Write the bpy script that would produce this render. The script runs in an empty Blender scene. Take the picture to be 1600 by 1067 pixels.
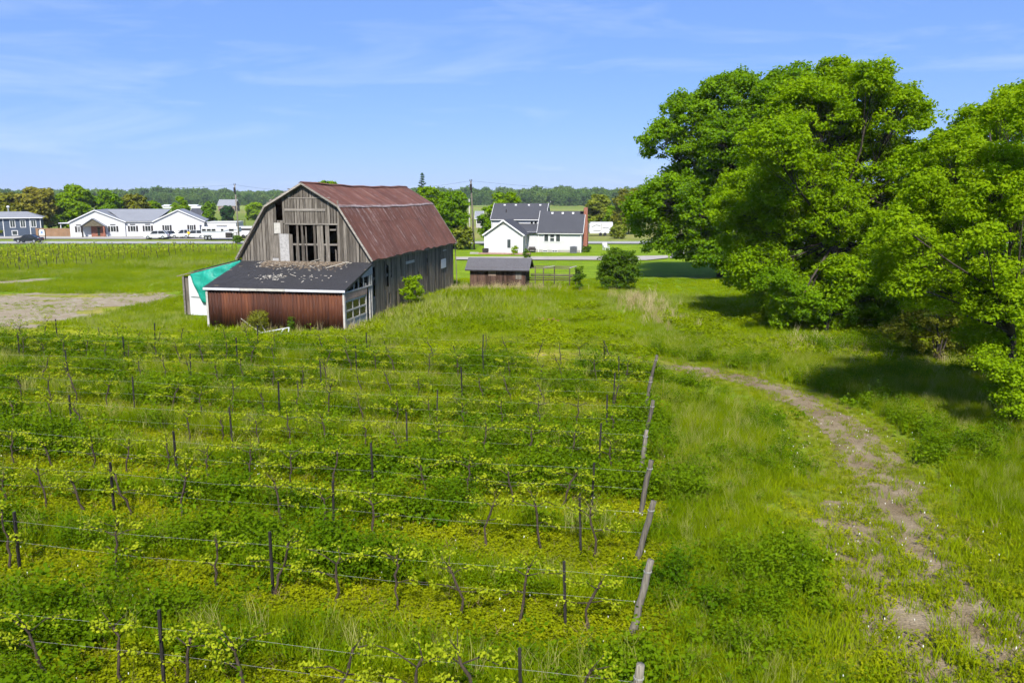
import bpy, math, random
import numpy as np
from mathutils import Vector, Matrix

S = bpy.context.scene
C = S.collection
R = math.radians
rng = np.random.default_rng(7)
random.seed(7)

# ------------------------------------------------------------------ camera, sky, sun, exposure
H, FPX, PITCH = 8.2, 1280.0, 0.1738           # eye height in metres, focal length in photograph pixels, downward tilt
cam_d = bpy.data.cameras.new('camera'); cam = bpy.data.objects.new('camera', cam_d); C.objects.link(cam)
cam_d.sensor_width = 36.0; cam_d.lens = 36.0 * FPX / 1600.0
cam_d.clip_start = 0.2; cam_d.clip_end = 12000
cam.location = (0, 0, H); cam.rotation_euler = (math.pi / 2 - PITCH, 0, 0)
S.camera = cam

SUN_EL, SUN_AZ = R(47), R(183)                # azimuth measured clockwise from +Y (the way the camera looks)
w = bpy.data.worlds.new('World'); S.world = w; w.use_nodes = True
nt = w.node_tree; N = nt.nodes; L = nt.links
bg = N['Background']; bg.inputs[1].default_value = 0.062
sky = N.new('ShaderNodeTexSky'); sky.sky_type = 'NISHITA'; sky.sun_disc = False
sky.sun_elevation = SUN_EL; sky.sun_rotation = SUN_AZ
sky.altitude = 0.0; sky.air_density = 1.0; sky.dust_density = 0.2; sky.ozone_density = 4.0
tc = N.new('ShaderNodeTexCoord')
sep = N.new('ShaderNodeSeparateXYZ'); L.new(tc.outputs['Generated'], sep.inputs[0])
mp = N.new('ShaderNodeMapping'); mp.inputs['Scale'].default_value = (2.2, 2.2, 13.0); mp.inputs['Location'].default_value = (3.1, 0.4, 1.7)
L.new(tc.outputs['Generated'], mp.inputs[0])
nz = N.new('ShaderNodeTexNoise'); nz.inputs['Scale'].default_value = 1.5; nz.inputs['Detail'].default_value = 9; nz.inputs['Roughness'].default_value = 0.6
nz.inputs['Distortion'].default_value = 0.6
L.new(mp.outputs[0], nz.inputs['Vector'])
cr = N.new('ShaderNodeValToRGB'); cr.color_ramp.elements[0].position = 0.50; cr.color_ramp.elements[1].position = 0.88
L.new(nz.outputs['Fac'], cr.inputs[0])
lowz = N.new('ShaderNodeMapRange'); lowz.inputs['From Min'].default_value = 0.0; lowz.inputs['From Max'].default_value = 0.35; lowz.inputs['To Min'].default_value = 0.8; lowz.inputs['To Max'].default_value = 0.12
L.new(sep.outputs[2], lowz.inputs['Value'])
clm = N.new('ShaderNodeMath'); clm.operation = 'MULTIPLY'; L.new(lowz.outputs[0], clm.inputs[1]); L.new(cr.outputs[0], clm.inputs[0])
mixc = N.new('ShaderNodeMixRGB'); mixc.inputs[2].default_value = (6.0, 7.0, 8.6, 1)
tint = N.new('ShaderNodeMixRGB'); tint.blend_type = 'MULTIPLY'; tint.inputs[0].default_value = 1.0; tint.inputs[2].default_value = (0.9, 0.98, 1.1, 1)
L.new(sky.outputs[0], tint.inputs[1])
veil = N.new('ShaderNodeMixRGB'); veil.inputs[0].default_value = 0.6; veil.inputs[2].default_value = (1.55, 3.05, 7.9, 1)
L.new(tint.outputs[0], veil.inputs[1])
L.new(clm.outputs[0], mixc.inputs[0]); L.new(veil.outputs[0], mixc.inputs[1]); L.new(mixc.outputs[0], bg.inputs[0])

sun_d = bpy.data.lights.new('sun', 'SUN'); sun = bpy.data.objects.new('sun', sun_d); C.objects.link(sun)
sun_d.energy = 4.3; sun_d.angle = R(5); sun_d.color = (1.0, 0.955, 0.88)
sdir = Vector((math.sin(SUN_AZ) * math.cos(SUN_EL), math.cos(SUN_AZ) * math.cos(SUN_EL), math.sin(SUN_EL)))
sun.rotation_euler = sdir.to_track_quat('Z', 'Y').to_euler(); sun.location = (0, -20, 60)

S.view_settings.view_transform = 'Standard'; S.view_settings.look = 'None'
S.view_settings.exposure = 1.1; S.view_settings.gamma = 1.0
S.render.engine = 'CYCLES'
S.cycles.use_denoising = True; S.cycles.debug_use_spatial_splits = True
S.cycles.use_adaptive_sampling = True; S.cycles.adaptive_threshold = 0.03
S.cycles.caustics_reflective = False; S.cycles.caustics_refractive = False
S.cycles.max_bounces = 6; S.cycles.diffuse_bounces = 3; S.cycles.glossy_bounces = 2; S.cycles.transmission_bounces = 3
S.cycles.transparent_max_bounces = 4

# ------------------------------------------------------------------ helpers
CT, ST = math.cos(PITCH), math.sin(PITCH)
def ray(u, v):
    a, b = (u - 800) / FPX, (533.5 - v) / FPX
    return Vector((a, CT + b * ST, -ST + b * CT))
def G(u, v, z=0.0):
    """ground point that the photograph shows at pixel u, v"""
    d = ray(u, v); t = (z - H) / d.z
    return Vector((d.x * t, d.y * t, z))
def AT(u, v, Y):
    """point at distance Y that the photograph shows at pixel u, v"""
    d = ray(u, v); t = Y / d.y
    return Vector((d.x * t, Y, H + d.z * t))

def tag(o, label=None, cat=None, group=None, kind=None):
    if label: o['label'] = label
    if cat: o['category'] = cat
    if group: o['group'] = group
    if kind: o['kind'] = kind
    return o
def empty(name, loc, rz=0.0, label=None, cat=None, group=None):
    o = bpy.data.objects.new(name, None); C.objects.link(o)
    o.location = loc; o.rotation_euler = (0, 0, rz); o.empty_display_size = 0.2
    return tag(o, label, cat, group)
def np_mesh(name, V, F, mats=None, smooth=False):
    """V (n,3), F (m,k) arrays of equal-sided faces"""
    V = np.asarray(V, np.float32); F = np.asarray(F, np.int32)
    me = bpy.data.meshes.new(name); k = F.shape[1]
    me.vertices.add(len(V)); me.vertices.foreach_set('co', V.ravel())
    me.loops.add(F.size); me.loops.foreach_set('vertex_index', F.ravel())
    me.polygons.add(len(F)); me.polygons.foreach_set('loop_start', np.arange(0, F.size, k, dtype=np.int32))
    if smooth: me.polygons.foreach_set('use_smooth', np.ones(len(F), bool))
    me.update(calc_edges=True)
    for m in mats or []: me.materials.append(m)
    return me
def fattr(me, name, arr, typ='FLOAT', dom='POINT'):
    a = me.attributes.new(name, typ, dom)
    key = {'FLOAT': 'value', 'INT': 'value', 'FLOAT_VECTOR': 'vector', 'FLOAT_COLOR': 'color'}[typ]
    a.data.foreach_set(key, np.ascontiguousarray(arr).ravel())
def link(name, me, parent=None, loc=(0, 0, 0), rz=0.0):
    o = bpy.data.objects.new(name, me); C.objects.link(o)
    o.location = loc; o.rotation_euler = (0, 0, rz)
    if parent: o.parent = parent
    return o

class MB:
    """collects simple shapes into one mesh"""
    def __init__(s): s.v = []; s.f = []
    def quadface(s, *p):
        n = len(s.v); s.v += [tuple(q) for q in p]; s.f.append(tuple(range(n, n + len(p)))); return s
    def box(s, x0, x1, y0, y1, z0, z1, M=None):
        n = len(s.v)
        P = [(x, y, z) for x in (x0, x1) for y in (y0, y1) for z in (z0, z1)]
        if M is not None: P = [tuple(M @ Vector(p)) for p in P]
        s.v += P
        s.f += [tuple(n + i for i in q) for q in ((0, 1, 3, 2), (4, 6, 7, 5), (0, 4, 5, 1), (2, 3, 7, 6), (0, 2, 6, 4), (1, 5, 7, 3))]
        return s
    def prism(s, poly, axis, a0, a1):
        """poly: list of 2-D points; extruded along axis 'x','y' or 'z'"""
        n = len(s.v); k = len(poly)
        mk = {'x': lambda p, a: (a, p[0], p[1]), 'y': lambda p, a: (p[0], a, p[1]), 'z': lambda p, a: (p[0], p[1], a)}[axis]
        s.v += [mk(p, a0) for p in poly] + [mk(p, a1) for p in poly]
        s.f.append(tuple(range(n + k - 1, n - 1, -1))); s.f.append(tuple(range(n + k, n + 2 * k)))
        for i in range(k):
            j = (i + 1) % k; s.f.append((n + i, n + j, n + k + j, n + k + i))
        return s
    def slab(s, p0, p1, p2, p3, t):
        """quad with thickness t along its normal"""
        p = [Vector(q) for q in (p0, p1, p2, p3)]
        nn = (p[1] - p[0]).cross(p[3] - p[0]).normalized() * t
        n = len(s.v); s.v += [tuple(q) for q in p] + [tuple(q + nn) for q in p]
        s.f += [tuple(n + i for i in q) for q in ((3, 2, 1, 0), (4, 5, 6, 7), (0, 1, 5, 4), (1, 2, 6, 5), (2, 3, 7, 6), (3, 0, 4, 7))]
        return s
    def beam(s, a, b, w, h=None):
        h = h or w; a, b = Vector(a), Vector(b); d = (b - a)
        l = d.length; M = Matrix.Translation(a) @ d.to_track_quat('Y', 'Z').to_matrix().to_4x4()
        return s.box(-w / 2, w / 2, 0, l, -h / 2, h / 2, M)
    def tube(s, pts, rad, n=6):
        pts = [Vector(p) for p in pts]
        if not hasattr(rad, '__len__'): rad = [rad] * len(pts)
        base = len(s.v)
        for i, p in enumerate(pts):
            d = (pts[min(i + 1, len(pts) - 1)] - pts[max(i - 1, 0)])
            d = d.normalized() if d.length > 1e-9 else Vector((0, 0, 1))
            a = d.orthogonal().normalized() if abs(d.z) < 0.99 else Vector((1, 0, 0)); a = (a - d * a.dot(d)).normalized(); b = d.cross(a)
            for k in range(n):
                t = 2 * math.pi * k / n
                s.v.append(tuple(p + (a * math.cos(t) + b * math.sin(t)) * rad[i]))
        for i in range(len(pts) - 1):
            for k in range(n):
                q = base + i * n + k; r = base + i * n + (k + 1) % n
                s.f.append((q, r, r + n, q + n))
        s.f.append(tuple(base + k for k in range(n - 1, -1, -1))); e = base + (len(pts) - 1) * n
        s.f.append(tuple(e + k for k in range(n)))
        return s
    def lathe(s, prof, cx=0, cy=0, n=12):
        return s.tube([(cx, cy, z) for r, z in prof], [r for r, z in prof], n)
    def mesh(s, name, mat, smooth=False):
        me = bpy.data.meshes.new(name); me.from_pydata(s.v, [], s.f); me.update()
        if smooth: me.polygons.foreach_set('use_smooth', [True] * len(me.polygons))
        if mat: me.materials.append(mat)
        return me
    def build(s, name, mat, parent=None, loc=(0, 0, 0), rz=0.0, smooth=False):
        return link(name, s.mesh(name, mat, smooth), parent, loc, rz)

# ------------------------------------------------------------------ materials
MATS = {}
class NB:
    def __init__(s, name):
        s.m = bpy.data.materials.new(name); s.m.use_nodes = True; s.t = s.m.node_tree; s.N = s.t.nodes; s.L = s.t.links
        s.p = s.N['Principled BSDF']; s.out = s.N['Material Output']; MATS[name] = s.m
    def n(s, typ, **kw):
        q = s.N.new(typ)
        for k, v in kw.items(): setattr(q, k, v)
        return q
    def lk(s, a, b): s.L.new(a, b)
    def noise(s, vec, scale, detail=4, rough=0.6, dist=0.0):
        q = s.n('ShaderNodeTexNoise'); q.inputs['Scale'].default_value = scale; q.inputs['Detail'].default_value = detail
        q.inputs['Roughness'].default_value = rough; q.inputs['Distortion'].default_value = dist
        if vec is not None: s.lk(vec, q.inputs['Vector'])
        return q.outputs['Fac']
    def ramp(s, fac, stops):
        q = s.n('ShaderNodeValToRGB'); e = q.color_ramp.elements
        while len(e) < len(stops): e.new(0.5)
        for i, (p, c) in enumerate(stops):
            e[i].position = p; e[i].color = (*c, 1) if len(c) == 3 else c
        s.lk(fac, q.inputs[0]); return q.outputs[0]
    def mix(s, fac, a, b, mode='MIX'):
        q = s.n('ShaderNodeMixRGB', blend_type=mode)
        for inp, val in ((q.inputs[0], fac), (q.inputs[1], a), (q.inputs[2], b)):
            if isinstance(val, (int, float)): inp.default_value = val
            elif isinstance(val, tuple): inp.default_value = (*val, 1)
            else: s.lk(val, inp)
        return q.outputs[0]
    def math(s, op, a, b=0.0):
        q = s.n('ShaderNodeMath', operation=op)
        for i, val in enumerate((a, b)):
            if isinstance(val, (int, float)): q.inputs[i].default_value = val
            else: s.lk(val, q.inputs[i])
        return q.outputs[0]
    def mapping(s, vec, scale=(1, 1, 1), rot=(0, 0, 0)):
        q = s.n('ShaderNodeMapping'); q.inputs['Scale'].default_value = scale; q.inputs['Rotation'].default_value = rot
        s.lk(vec, q.inputs[0]); return q.outputs[0]
    def coord(s, which='Object'): return s.n('ShaderNodeTexCoord').outputs[which]
    def rnd(s): return s.n('ShaderNodeObjectInfo').outputs['Random']
    def loc(s): return s.n('ShaderNodeObjectInfo').outputs['Location']
    def shift(s, vec, amt):
        """texture coordinates moved by a random amount for each object"""
        o = s.n('ShaderNodeObjectInfo'); m = s.n('ShaderNodeMath', operation='MULTIPLY'); m.inputs[1].default_value = amt
        s.lk(o.outputs['Random'], m.inputs[0])
        a = s.n('ShaderNodeVectorMath', operation='ADD'); s.lk(vec, a.inputs[0]); s.lk(m.outputs[0], a.inputs[1]); return a.outputs[0]
    def bump(s, h, strength=0.3, dist=0.02):
        q = s.n('ShaderNodeBump'); q.inputs['Strength'].default_value = strength; q.inputs['Distance'].default_value = dist
        s.lk(h, q.inputs['Height']); s.lk(q.outputs[0], s.p.inputs['Normal']); return q
    def set(s, col=None, rough=0.8, metal=0.0, spec=0.3):
        if col is not None:
            if isinstance(col, tuple): s.p.inputs['Base Color'].default_value = (*col, 1)
            else: s.lk(col, s.p.inputs['Base Color'])
        if isinstance(rough, (int, float)): s.p.inputs['Roughness'].default_value = rough
        else: s.lk(rough, s.p.inputs['Roughness'])
        s.p.inputs['Metallic'].default_value = metal; s.p.inputs['Specular IOR Level'].default_value = spec
        return s.m
    def translucent(s, col, amt):
        t = s.n('ShaderNodeBsdfTranslucent'); mx = s.n('ShaderNodeMixShader'); mx.inputs[0].default_value = amt
        if isinstance(col, tuple): t.inputs[0].default_value = (*col, 1)
        else: s.lk(col, t.inputs[0])
        s.lk(s.p.outputs[0], mx.inputs[1]); s.lk(t.outputs[0], mx.inputs[2]); s.lk(mx.outputs[0], s.out.inputs['Surface'])

def plain(name, col, rough=0.7, metal=0.0, spec=0.3, var=0.12, scale=3.0, bump=0.0):
    b = NB(name); c = b.coord()
    f = b.noise(b.shift(c, 7.0), scale, 5, 0.65)
    d = tuple(x * (1 - var * 2) for x in col); l = tuple(min(1, x * (1 + var)) for x in col)
    b.set(b.ramp(f, [(0.3, d), (0.7, l)]), rough, metal, spec)
    if bump: b.bump(b.noise(c, scale * 6, 4), bump, 0.02)
    return b.m

def leafmat(name, dark, light, trans=0.35, use_attr=True, locscale=0.0, rough=0.8, spec=0.02):
    """dark/light: leaf colours; tint attribute gives per-clump variation, object random per instance"""
    b = NB(name)
    if use_attr:
        a = b.n('ShaderNodeAttribute', attribute_name='tint'); f = a.outputs['Fac']
    else:
        f = b.rnd()
        if locscale:
            g = b.noise(b.loc(), locscale, 3, 0.6)
            g = b.ramp(g, [(0.34, (0, 0, 0)), (0.66, (1, 1, 1))])
            f = b.mix(0.62, f, g)
    col = b.mix(f, dark, light)
    b.set(col, rough, 0, spec)
    tcol = b.mix(1.0, col, (1.25, 1.15, 0.5), 'MULTIPLY')
    b.translucent(tcol, trans)
    return b.m

def wood(name, dark, mid, light, zs=0.6, xs=14.0, rough=0.9, axis='z'):
    b = NB(name); c = b.shift(b.coord(), 11.0)
    sc = {'z': (xs, xs, zs), 'x': (zs, xs, xs), 'y': (xs, zs, xs)}[axis]
    g = b.noise(b.mapping(c, sc), 1.6, 6, 0.65, 0.4)
    col = b.ramp(g, [(0.28, dark), (0.5, mid), (0.74, light)])
    blot = b.noise(c, 0.9, 4, 0.6)
    col = b.mix(b.math('MULTIPLY', blot, 0.5), col, dark)
    r = b.rnd(); v = b.ramp(r, [(0.0, (0.55, 0.53, 0.5)), (0.5, (0.95, 0.93, 0.9)), (1.0, (1.3, 1.28, 1.24))])
    col = b.mix(1.0, col, v, 'MULTIPLY')
    b.set(col, rough, 0, 0.15); b.bump(g, 0.35, 0.012)
    return b.m

M_wood = wood('weathered_wood', (0.045, 0.039, 0.033), (0.155, 0.139, 0.12), (0.33, 0.305, 0.27))
M_wood_b = wood('weathered_side_wood', (0.06, 0.05, 0.037), (0.185, 0.158, 0.122), (0.37, 0.325, 0.26))
M_woodx = wood('weathered_beam', (0.09, 0.08, 0.07), (0.24, 0.22, 0.195), (0.4, 0.38, 0.35), axis='x')
M_post = wood('grey_post_wood', (0.06, 0.053, 0.042), (0.165, 0.15, 0.122), (0.30, 0.275, 0.23), zs=1.2, xs=20)
M_ply = plain('weathered_plywood', (0.34, 0.33, 0.32), 0.9, var=0.16, scale=7, bump=0.2)
M_pale = plain('pale_board', (0.42, 0.4, 0.36), 0.85, var=0.15, scale=4)
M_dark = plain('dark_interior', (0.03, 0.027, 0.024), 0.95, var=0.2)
M_white = plain('white_panel', (0.5, 0.505, 0.51), 0.6, var=0.06, scale=1.5)
M_siding = None
M_concrete = plain('concrete', (0.30, 0.285, 0.25), 0.9, var=0.1, scale=2.5, bump=0.15)
M_metal_post = plain('dark_steel', (0.035, 0.03, 0.028), 0.6, 0.4, var=0.25)
M_wire = plain('galvanised_wire', (0.36, 0.35, 0.32), 0.6, 0.1, var=0.1)
M_bark = plain('bark', (0.05, 0.04, 0.03), 0.95, var=0.25, scale=4, bump=0.6)
M_vine = plain('vine_bark', (0.06, 0.043, 0.03), 0.95, var=0.28, scale=14, bump=0.6)
M_glass = plain('window_glass', (0.045, 0.055, 0.06), 0.08, 0, 0.6, var=0.25, scale=1.0)
M_glassdk = plain('dark_pane', (0.02, 0.022, 0.022), 0.15, 0, 0.5, var=0.2)
M_frame = plain('white_trim', (0.56, 0.56, 0.56), 0.5, var=0.03)
M_tyre = plain('tyre_rubber', (0.02, 0.02, 0.02), 0.85, var=0.1)
M_hub = plain('wheel_metal', (0.45, 0.45, 0.46), 0.35, 0.7, var=0.05)
M_lamp = plain('headlamp_glass', (0.6, 0.62, 0.64), 0.15, 0, 0.6, var=0.02)
M_tail = plain('tail_lamp', (0.35, 0.02, 0.02), 0.25, 0, 0.5, var=0.05)
M_black = plain('black_paint', (0.018, 0.02, 0.026), 0.22, 0.2, 0.6, var=0.05)
M_tarp = None

def siding(name, col, pitch=0.15, vert=False, var=0.04):
    b = NB(name); c = b.coord(); sp = b.n('ShaderNodeSeparateXYZ'); b.lk(c, sp.inputs[0])
    src = b.math('ADD', sp.outputs[0], sp.outputs[1]) if vert else sp.outputs[2]
    fr = b.math('FRACT', b.math('DIVIDE', src, pitch))
    f = b.noise(c, 0.8, 4)
    colr = b.ramp(f, [(0.3, tuple(x * (1 - 2 * var) for x in col)), (0.7, col)])
    b.set(colr, 0.55, 0, 0.3); b.bump(fr, 0.6, 0.02)
    return b.m
M_siding = siding('white_siding', (0.50, 0.50, 0.505))
M_batten = siding('white_steel_siding', (0.50, 0.50, 0.505), 0.3, True)
M_navy = siding('navy_siding', (0.055, 0.075, 0.11), 0.2, True, 0.12)
M_barnred = wood('brown_shed_boards', (0.035, 0.02, 0.014), (0.085, 0.05, 0.038), (0.16, 0.11, 0.09), zs=1.0, xs=10)

def shingle(name, col, row=0.14, tab=0.3):
    b = NB(name); c = b.coord()
    f = b.noise(c, 9, 5, 0.7); g = b.noise(c, 0.5, 4, 0.6)
    colr = b.ramp(f, [(0.25, tuple(x * 0.6 for x in col)), (0.75, tuple(x * 1.35 for x in col))])
    colr = b.mix(b.math('MULTIPLY', g, 0.55), colr, tuple(x * 0.55 for x in col))
    b.set(colr, 0.85, 0, 0.25); b.bump(f, 0.4, 0.01)
    return b.m
M_shingle = shingle('dark_shingles', (0.042, 0.041, 0.044))
M_shingle_h = shingle('charcoal_house_shingles', (0.055, 0.057, 0.066))
M_shingle_g = shingle('grey_roof', (0.21, 0.22, 0.24))
M_brick = None
def brickmat():
    b = NB('red_brick'); c = b.coord(); q = b.n('ShaderNodeTexBrick')
    q.inputs['Color1'].default_value = (0.25, 0.085, 0.05, 1); q.inputs['Color2'].default_value = (0.19, 0.06, 0.038, 1); q.inputs['Mortar'].default_value = (0.32, 0.25, 0.2, 1)
    q.inputs['Scale'].default_value = 4.5; q.inputs['Mortar Size'].default_value = 0.012
    b.lk(b.mapping(c, (1, 1, 1), (R(90), 0, 0)), q.inputs['Vector']); b.set(q.outputs[0], 0.9, 0, 0.2); return b.m
M_brick = brickmat()

def rust_roof():
    """old red oxide on corrugated steel, worn pale in long streaks down the slope"""
    b = NB('rusted_roof_steel'); c = b.coord()
    f = b.noise(c, 0.55, 6, 0.65); k = b.noise(b.mapping(c, (0.4, 5.0, 0.4)), 1.0, 6, 0.7)
    col = b.ramp(f, [(0.28, (0.066, 0.026, 0.018)), (0.5, (0.118, 0.047, 0.031)), (0.75, (0.17, 0.077, 0.052))])
    col = b.mix(b.math('MULTIPLY', k, 0.5), col, (0.16, 0.076, 0.055))
    # worn streaks: narrow across the roof, long down it, most of them under the break
    st = b.noise(b.mapping(c, (0.3, 3.2, 0.22)), 1.0, 5, 0.75, 0.3)
    sp = b.n('ShaderNodeSeparateXYZ'); b.lk(c, sp.inputs[0])
    zf = b.ramp(b.math('MULTIPLY', sp.outputs[2], 0.1), [(0.38, (0.0, 0, 0)), (0.60, (0.3, 0.3, 0.3)), (0.745, (0.62, 0.62, 0.62)), (0.765, (1, 1, 1)), (0.775, (0.05, 0.05, 0.05)), (0.93, (0.12, 0.12, 0.12))])
    m = b.ramp(st, [(0.50, (0, 0, 0)), (0.64, (1, 1, 1))])
    m2 = b.ramp(b.noise(c, 2.6, 6, 0.7), [(0.42, (0.0, 0.0, 0.0)), (0.62, (1, 1, 1))])
    fac = b.math('MULTIPLY', b.math('MULTIPLY', m, m2), b.math('ADD', zf, 0.34))
    col = b.mix(fac, col, (0.36, 0.30, 0.27))
    r = b.rnd(); col = b.mix(1.0, col, b.ramp(r, [(0, (0.86, 0.85, 0.85)), (1, (1.13, 1.1, 1.1))]), 'MULTIPLY')
    b.set(col, 0.8, 0.0, 0.15)
    wv = b.n('ShaderNodeTexWave'); wv.bands_direction = 'Y'; wv.inputs['Scale'].default_value = 4.2; wv.inputs['Distortion'].default_value = 0.0
    b.lk(c, wv.inputs['Vector']); b.bump(wv.outputs['Fac'], 0.35, 0.03)
    return b.m
M_roof = rust_roof()
def rust_wall():
    b = NB('rusted_wall_steel'); c = b.coord()
    k = b.noise(b.mapping(b.shift(c, 5.0), (4.0, 4.0, 0.35)), 1.3, 6, 0.7); f = b.noise(c, 0.6, 4)
    col = b.ramp(k, [(0.25, (0.026, 0.009, 0.005)), (0.5, (0.078, 0.024, 0.009)), (0.8, (0.165, 0.06, 0.022))])
    col = b.mix(b.math('MULTIPLY', f, 0.5), col, (0.045, 0.015, 0.010))
    r = b.rnd(); col = b.mix(1.0, col, b.ramp(r, [(0, (0.66, 0.62, 0.62)), (1, (1.25, 1.2, 1.1))]), 'MULTIPLY')
    b.set(col, 0.75, 0.1, 0.3); return b.m
M_rustwall = rust_wall()
b = NB('green_tarp'); c = b.coord(); f = b.noise(c, 1.3, 6, 0.6, 1.0)
b.set(b.ramp(f, [(0.3, (0.0, 0.17, 0.125)), (0.7, (0.012, 0.30, 0.215))]), 0.5, 0, 0.4); b.bump(f, 0.8, 0.15); M_tarp = b.m

# foliage and ground cover
M_leaf_maple = leafmat('maple_leaf', (0.09, 0.195, 0.004), (0.205, 0.345, 0.008), 0.53)
M_leaf_tree = leafmat('bright_leaf', (0.13, 0.245, 0.003), (0.265, 0.40, 0.007), 0.54)
M_leaf_light = leafmat('light_leaf', (0.145, 0.255, 0.004), (0.285, 0.415, 0.008), 0.54)
M_leaf_olive = leafmat('olive_leaf', (0.10, 0.125, 0.010), (0.23, 0.235, 0.025), 0.4)
M_leaf_yellow = leafmat('yellow_green_leaf', (0.11, 0.16, 0.012), (0.25, 0.285, 0.03), 0.36)
M_leaf_dark = leafmat('conifer_needles', (0.012, 0.04, 0.012), (0.035, 0.085, 0.02), 0.12)
M_leaf_brown = leafmat('bronze_leaf', (0.16, 0.165, 0.018), (0.29, 0.265, 0.04), 0.42)
M_leaf_bush = leafmat('bush_leaf', (0.04, 0.095, 0.006), (0.11, 0.19, 0.010), 0.38)
M_leaf_vine = leafmat('young_vine_leaf', (0.18, 0.25, 0.008), (0.36, 0.40, 0.018), 0.4)
M_leaf_wood = leafmat('distant_wood_leaf', (0.05, 0.115, 0.022), (0.135, 0.21, 0.035), 0.3, use_attr=False, locscale=0.02)
M_grass_tall = leafmat('tall_grass_blade', (0.105, 0.185, 0.002), (0.255, 0.315, 0.005), 0.42, use_attr=False, locscale=0.35, rough=0.9, spec=0.0)
M_grass_mid = leafmat('meadow_grass_blade', (0.13, 0.205, 0.002), (0.27, 0.335, 0.005), 0.42, use_attr=False, locscale=0.16, rough=0.9, spec=0.0)
M_grass_yellow = leafmat('short_yellow_grass', (0.14, 0.19, 0.006), (0.32, 0.32, 0.015), 0.4, use_attr=False, locscale=0.4, rough=0.7, spec=0.15)
M_herb = leafmat('dark_herb_leaf', (0.05, 0.118, 0.002), (0.16, 0.245, 0.004), 0.42, use_attr=False, locscale=0.4)
M_weed = leafmat('yellow_weed_leaf', (0.10, 0.155, 0.002), (0.335, 0.355, 0.006), 0.4, use_attr=False, locscale=0.7)
M_dry = leafmat('dry_straw', (0.26, 0.2, 0.085), (0.5, 0.43, 0.24), 0.25, use_attr=False, rough=0.8, spec=0.1)
M_flower = plain('white_petals', (0.7, 0.7, 0.6), 0.8, var=0.05)

def ground_mat():
    b = NB('ground_cover'); a = b.n('ShaderNodeAttribute', attribute_name='gcol'); c = b.coord()
    f = b.noise(c, 0.35, 6, 0.7); g = b.noise(c, 5.0, 6, 0.75); h = b.noise(c, 0.04, 5, 0.6)
    m = b.ramp(f, [(0.3, (0.66, 0.7, 0.7)), (0.7, (1.22, 1.16, 1.2))]); m2 = b.ramp(g, [(0.25, (0.55, 0.58, 0.6)), (0.75, (1.35, 1.3, 1.3))])
    m3 = b.ramp(h, [(0.3, (0.82, 0.88, 0.9)), (0.7, (1.14, 1.08, 1.1))])
    col = b.mix(1.0, b.mix(1.0, b.mix(1.0, a.outputs['Color'], m, 'MULTIPLY'), m2, 'MULTIPLY'), m3, 'MULTIPLY')
    b.set(col, 0.95, 0, 0.05); b.bump(g, 0.7, 0.12); return b.m
M_ground = ground_mat()
def gravel_mat():
    b = NB('gravel_and_dirt'); c = b.coord(); f = b.noise(c, 0.8, 6, 0.7); g = b.noise(c, 22, 5, 0.7); v = b.n('ShaderNodeTexVoronoi'); v.inputs['Scale'].default_value = 16; b.lk(c, v.inputs['Vector'])
    col = b.ramp(f, [(0.3, (0.12, 0.088, 0.048)), (0.55, (0.20, 0.158, 0.098)), (0.75, (0.285, 0.235, 0.165))])
    col = b.mix(1.0, col, b.ramp(g, [(0.3, (0.6, 0.6, 0.6)), (0.7, (1.25, 1.25, 1.25))]), 'MULTIPLY')
    b.set(col, 0.95, 0, 0.1); b.bump(v.outputs['Distance'], 0.6, 0.04); return b.m
M_gravel = gravel_mat()
M_gravel_pale = gravel_mat()
M_gravel_pale.name = 'pale_gravel'
for e_, c_ in zip([n_ for n_ in M_gravel_pale.node_tree.nodes if n_.type == 'VALTORGB'][0].color_ramp.elements, [(0.20, 0.155, 0.09), (0.27, 0.225, 0.155), (0.35, 0.31, 0.24)]): e_.color = (*c_, 1)
M_road = plain('pale_road_asphalt', (0.27, 0.27, 0.25), 0.9, var=0.08, scale=0.6, bump=0.1)
M_drive = plain('pale_gravel_drive', (0.31, 0.285, 0.24), 0.95, var=0.1, scale=0.9, bump=0.2)

# ------------------------------------------------------------------ layout of rows, track and zones
ANG = 0.1828                                   # the barn and the vine rows stand turned by this much
RA, RB = np.array([math.sin(0.2), math.cos(0.2)]), np.array([math.cos(0.2), -math.sin(0.2)])
end_px = [(974, 1178), (986, 994), (993, 878), (999, 805), (1000, 740), (1005, 689), (1008, 643), (1012, 607), (985, 578)]
ROWS = [np.array(G(u, v)[:2]) for u, v in end_px]
row_q = np.array([p @ RA for p in ROWS])       # how far back each row lies
row_e = np.array([p @ RB for p in ROWS])       # where each row ends on the right

def vnoise(x, y, s, seed=0):
    """smooth value noise in 0..1"""
    r = np.random.default_rng(seed).random((256, 256)); x, y = np.asarray(x) / s + 500.3, np.asarray(y) / s + 500.7
    i, j = np.floor(x).astype(int), np.floor(y).astype(int); fx, fy = x - i, y - j
    fx, fy = fx * fx * (3 - 2 * fx), fy * fy * (3 - 2 * fy); g = lambda a, b_: r[a % 256, b_ % 256]
    return (g(i, j) * (1 - fx) + g(i + 1, j) * fx) * (1 - fy) + (g(i, j + 1) * (1 - fx) + g(i + 1, j + 1) * fx) * fy
def fbm(x, y, s, seed=0): return (vnoise(x, y, s, seed) + 0.5 * vnoise(x, y, s / 2.1, seed + 1) + 0.25 * vnoise(x, y, s / 4.3, seed + 2)) / 1.75

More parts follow.
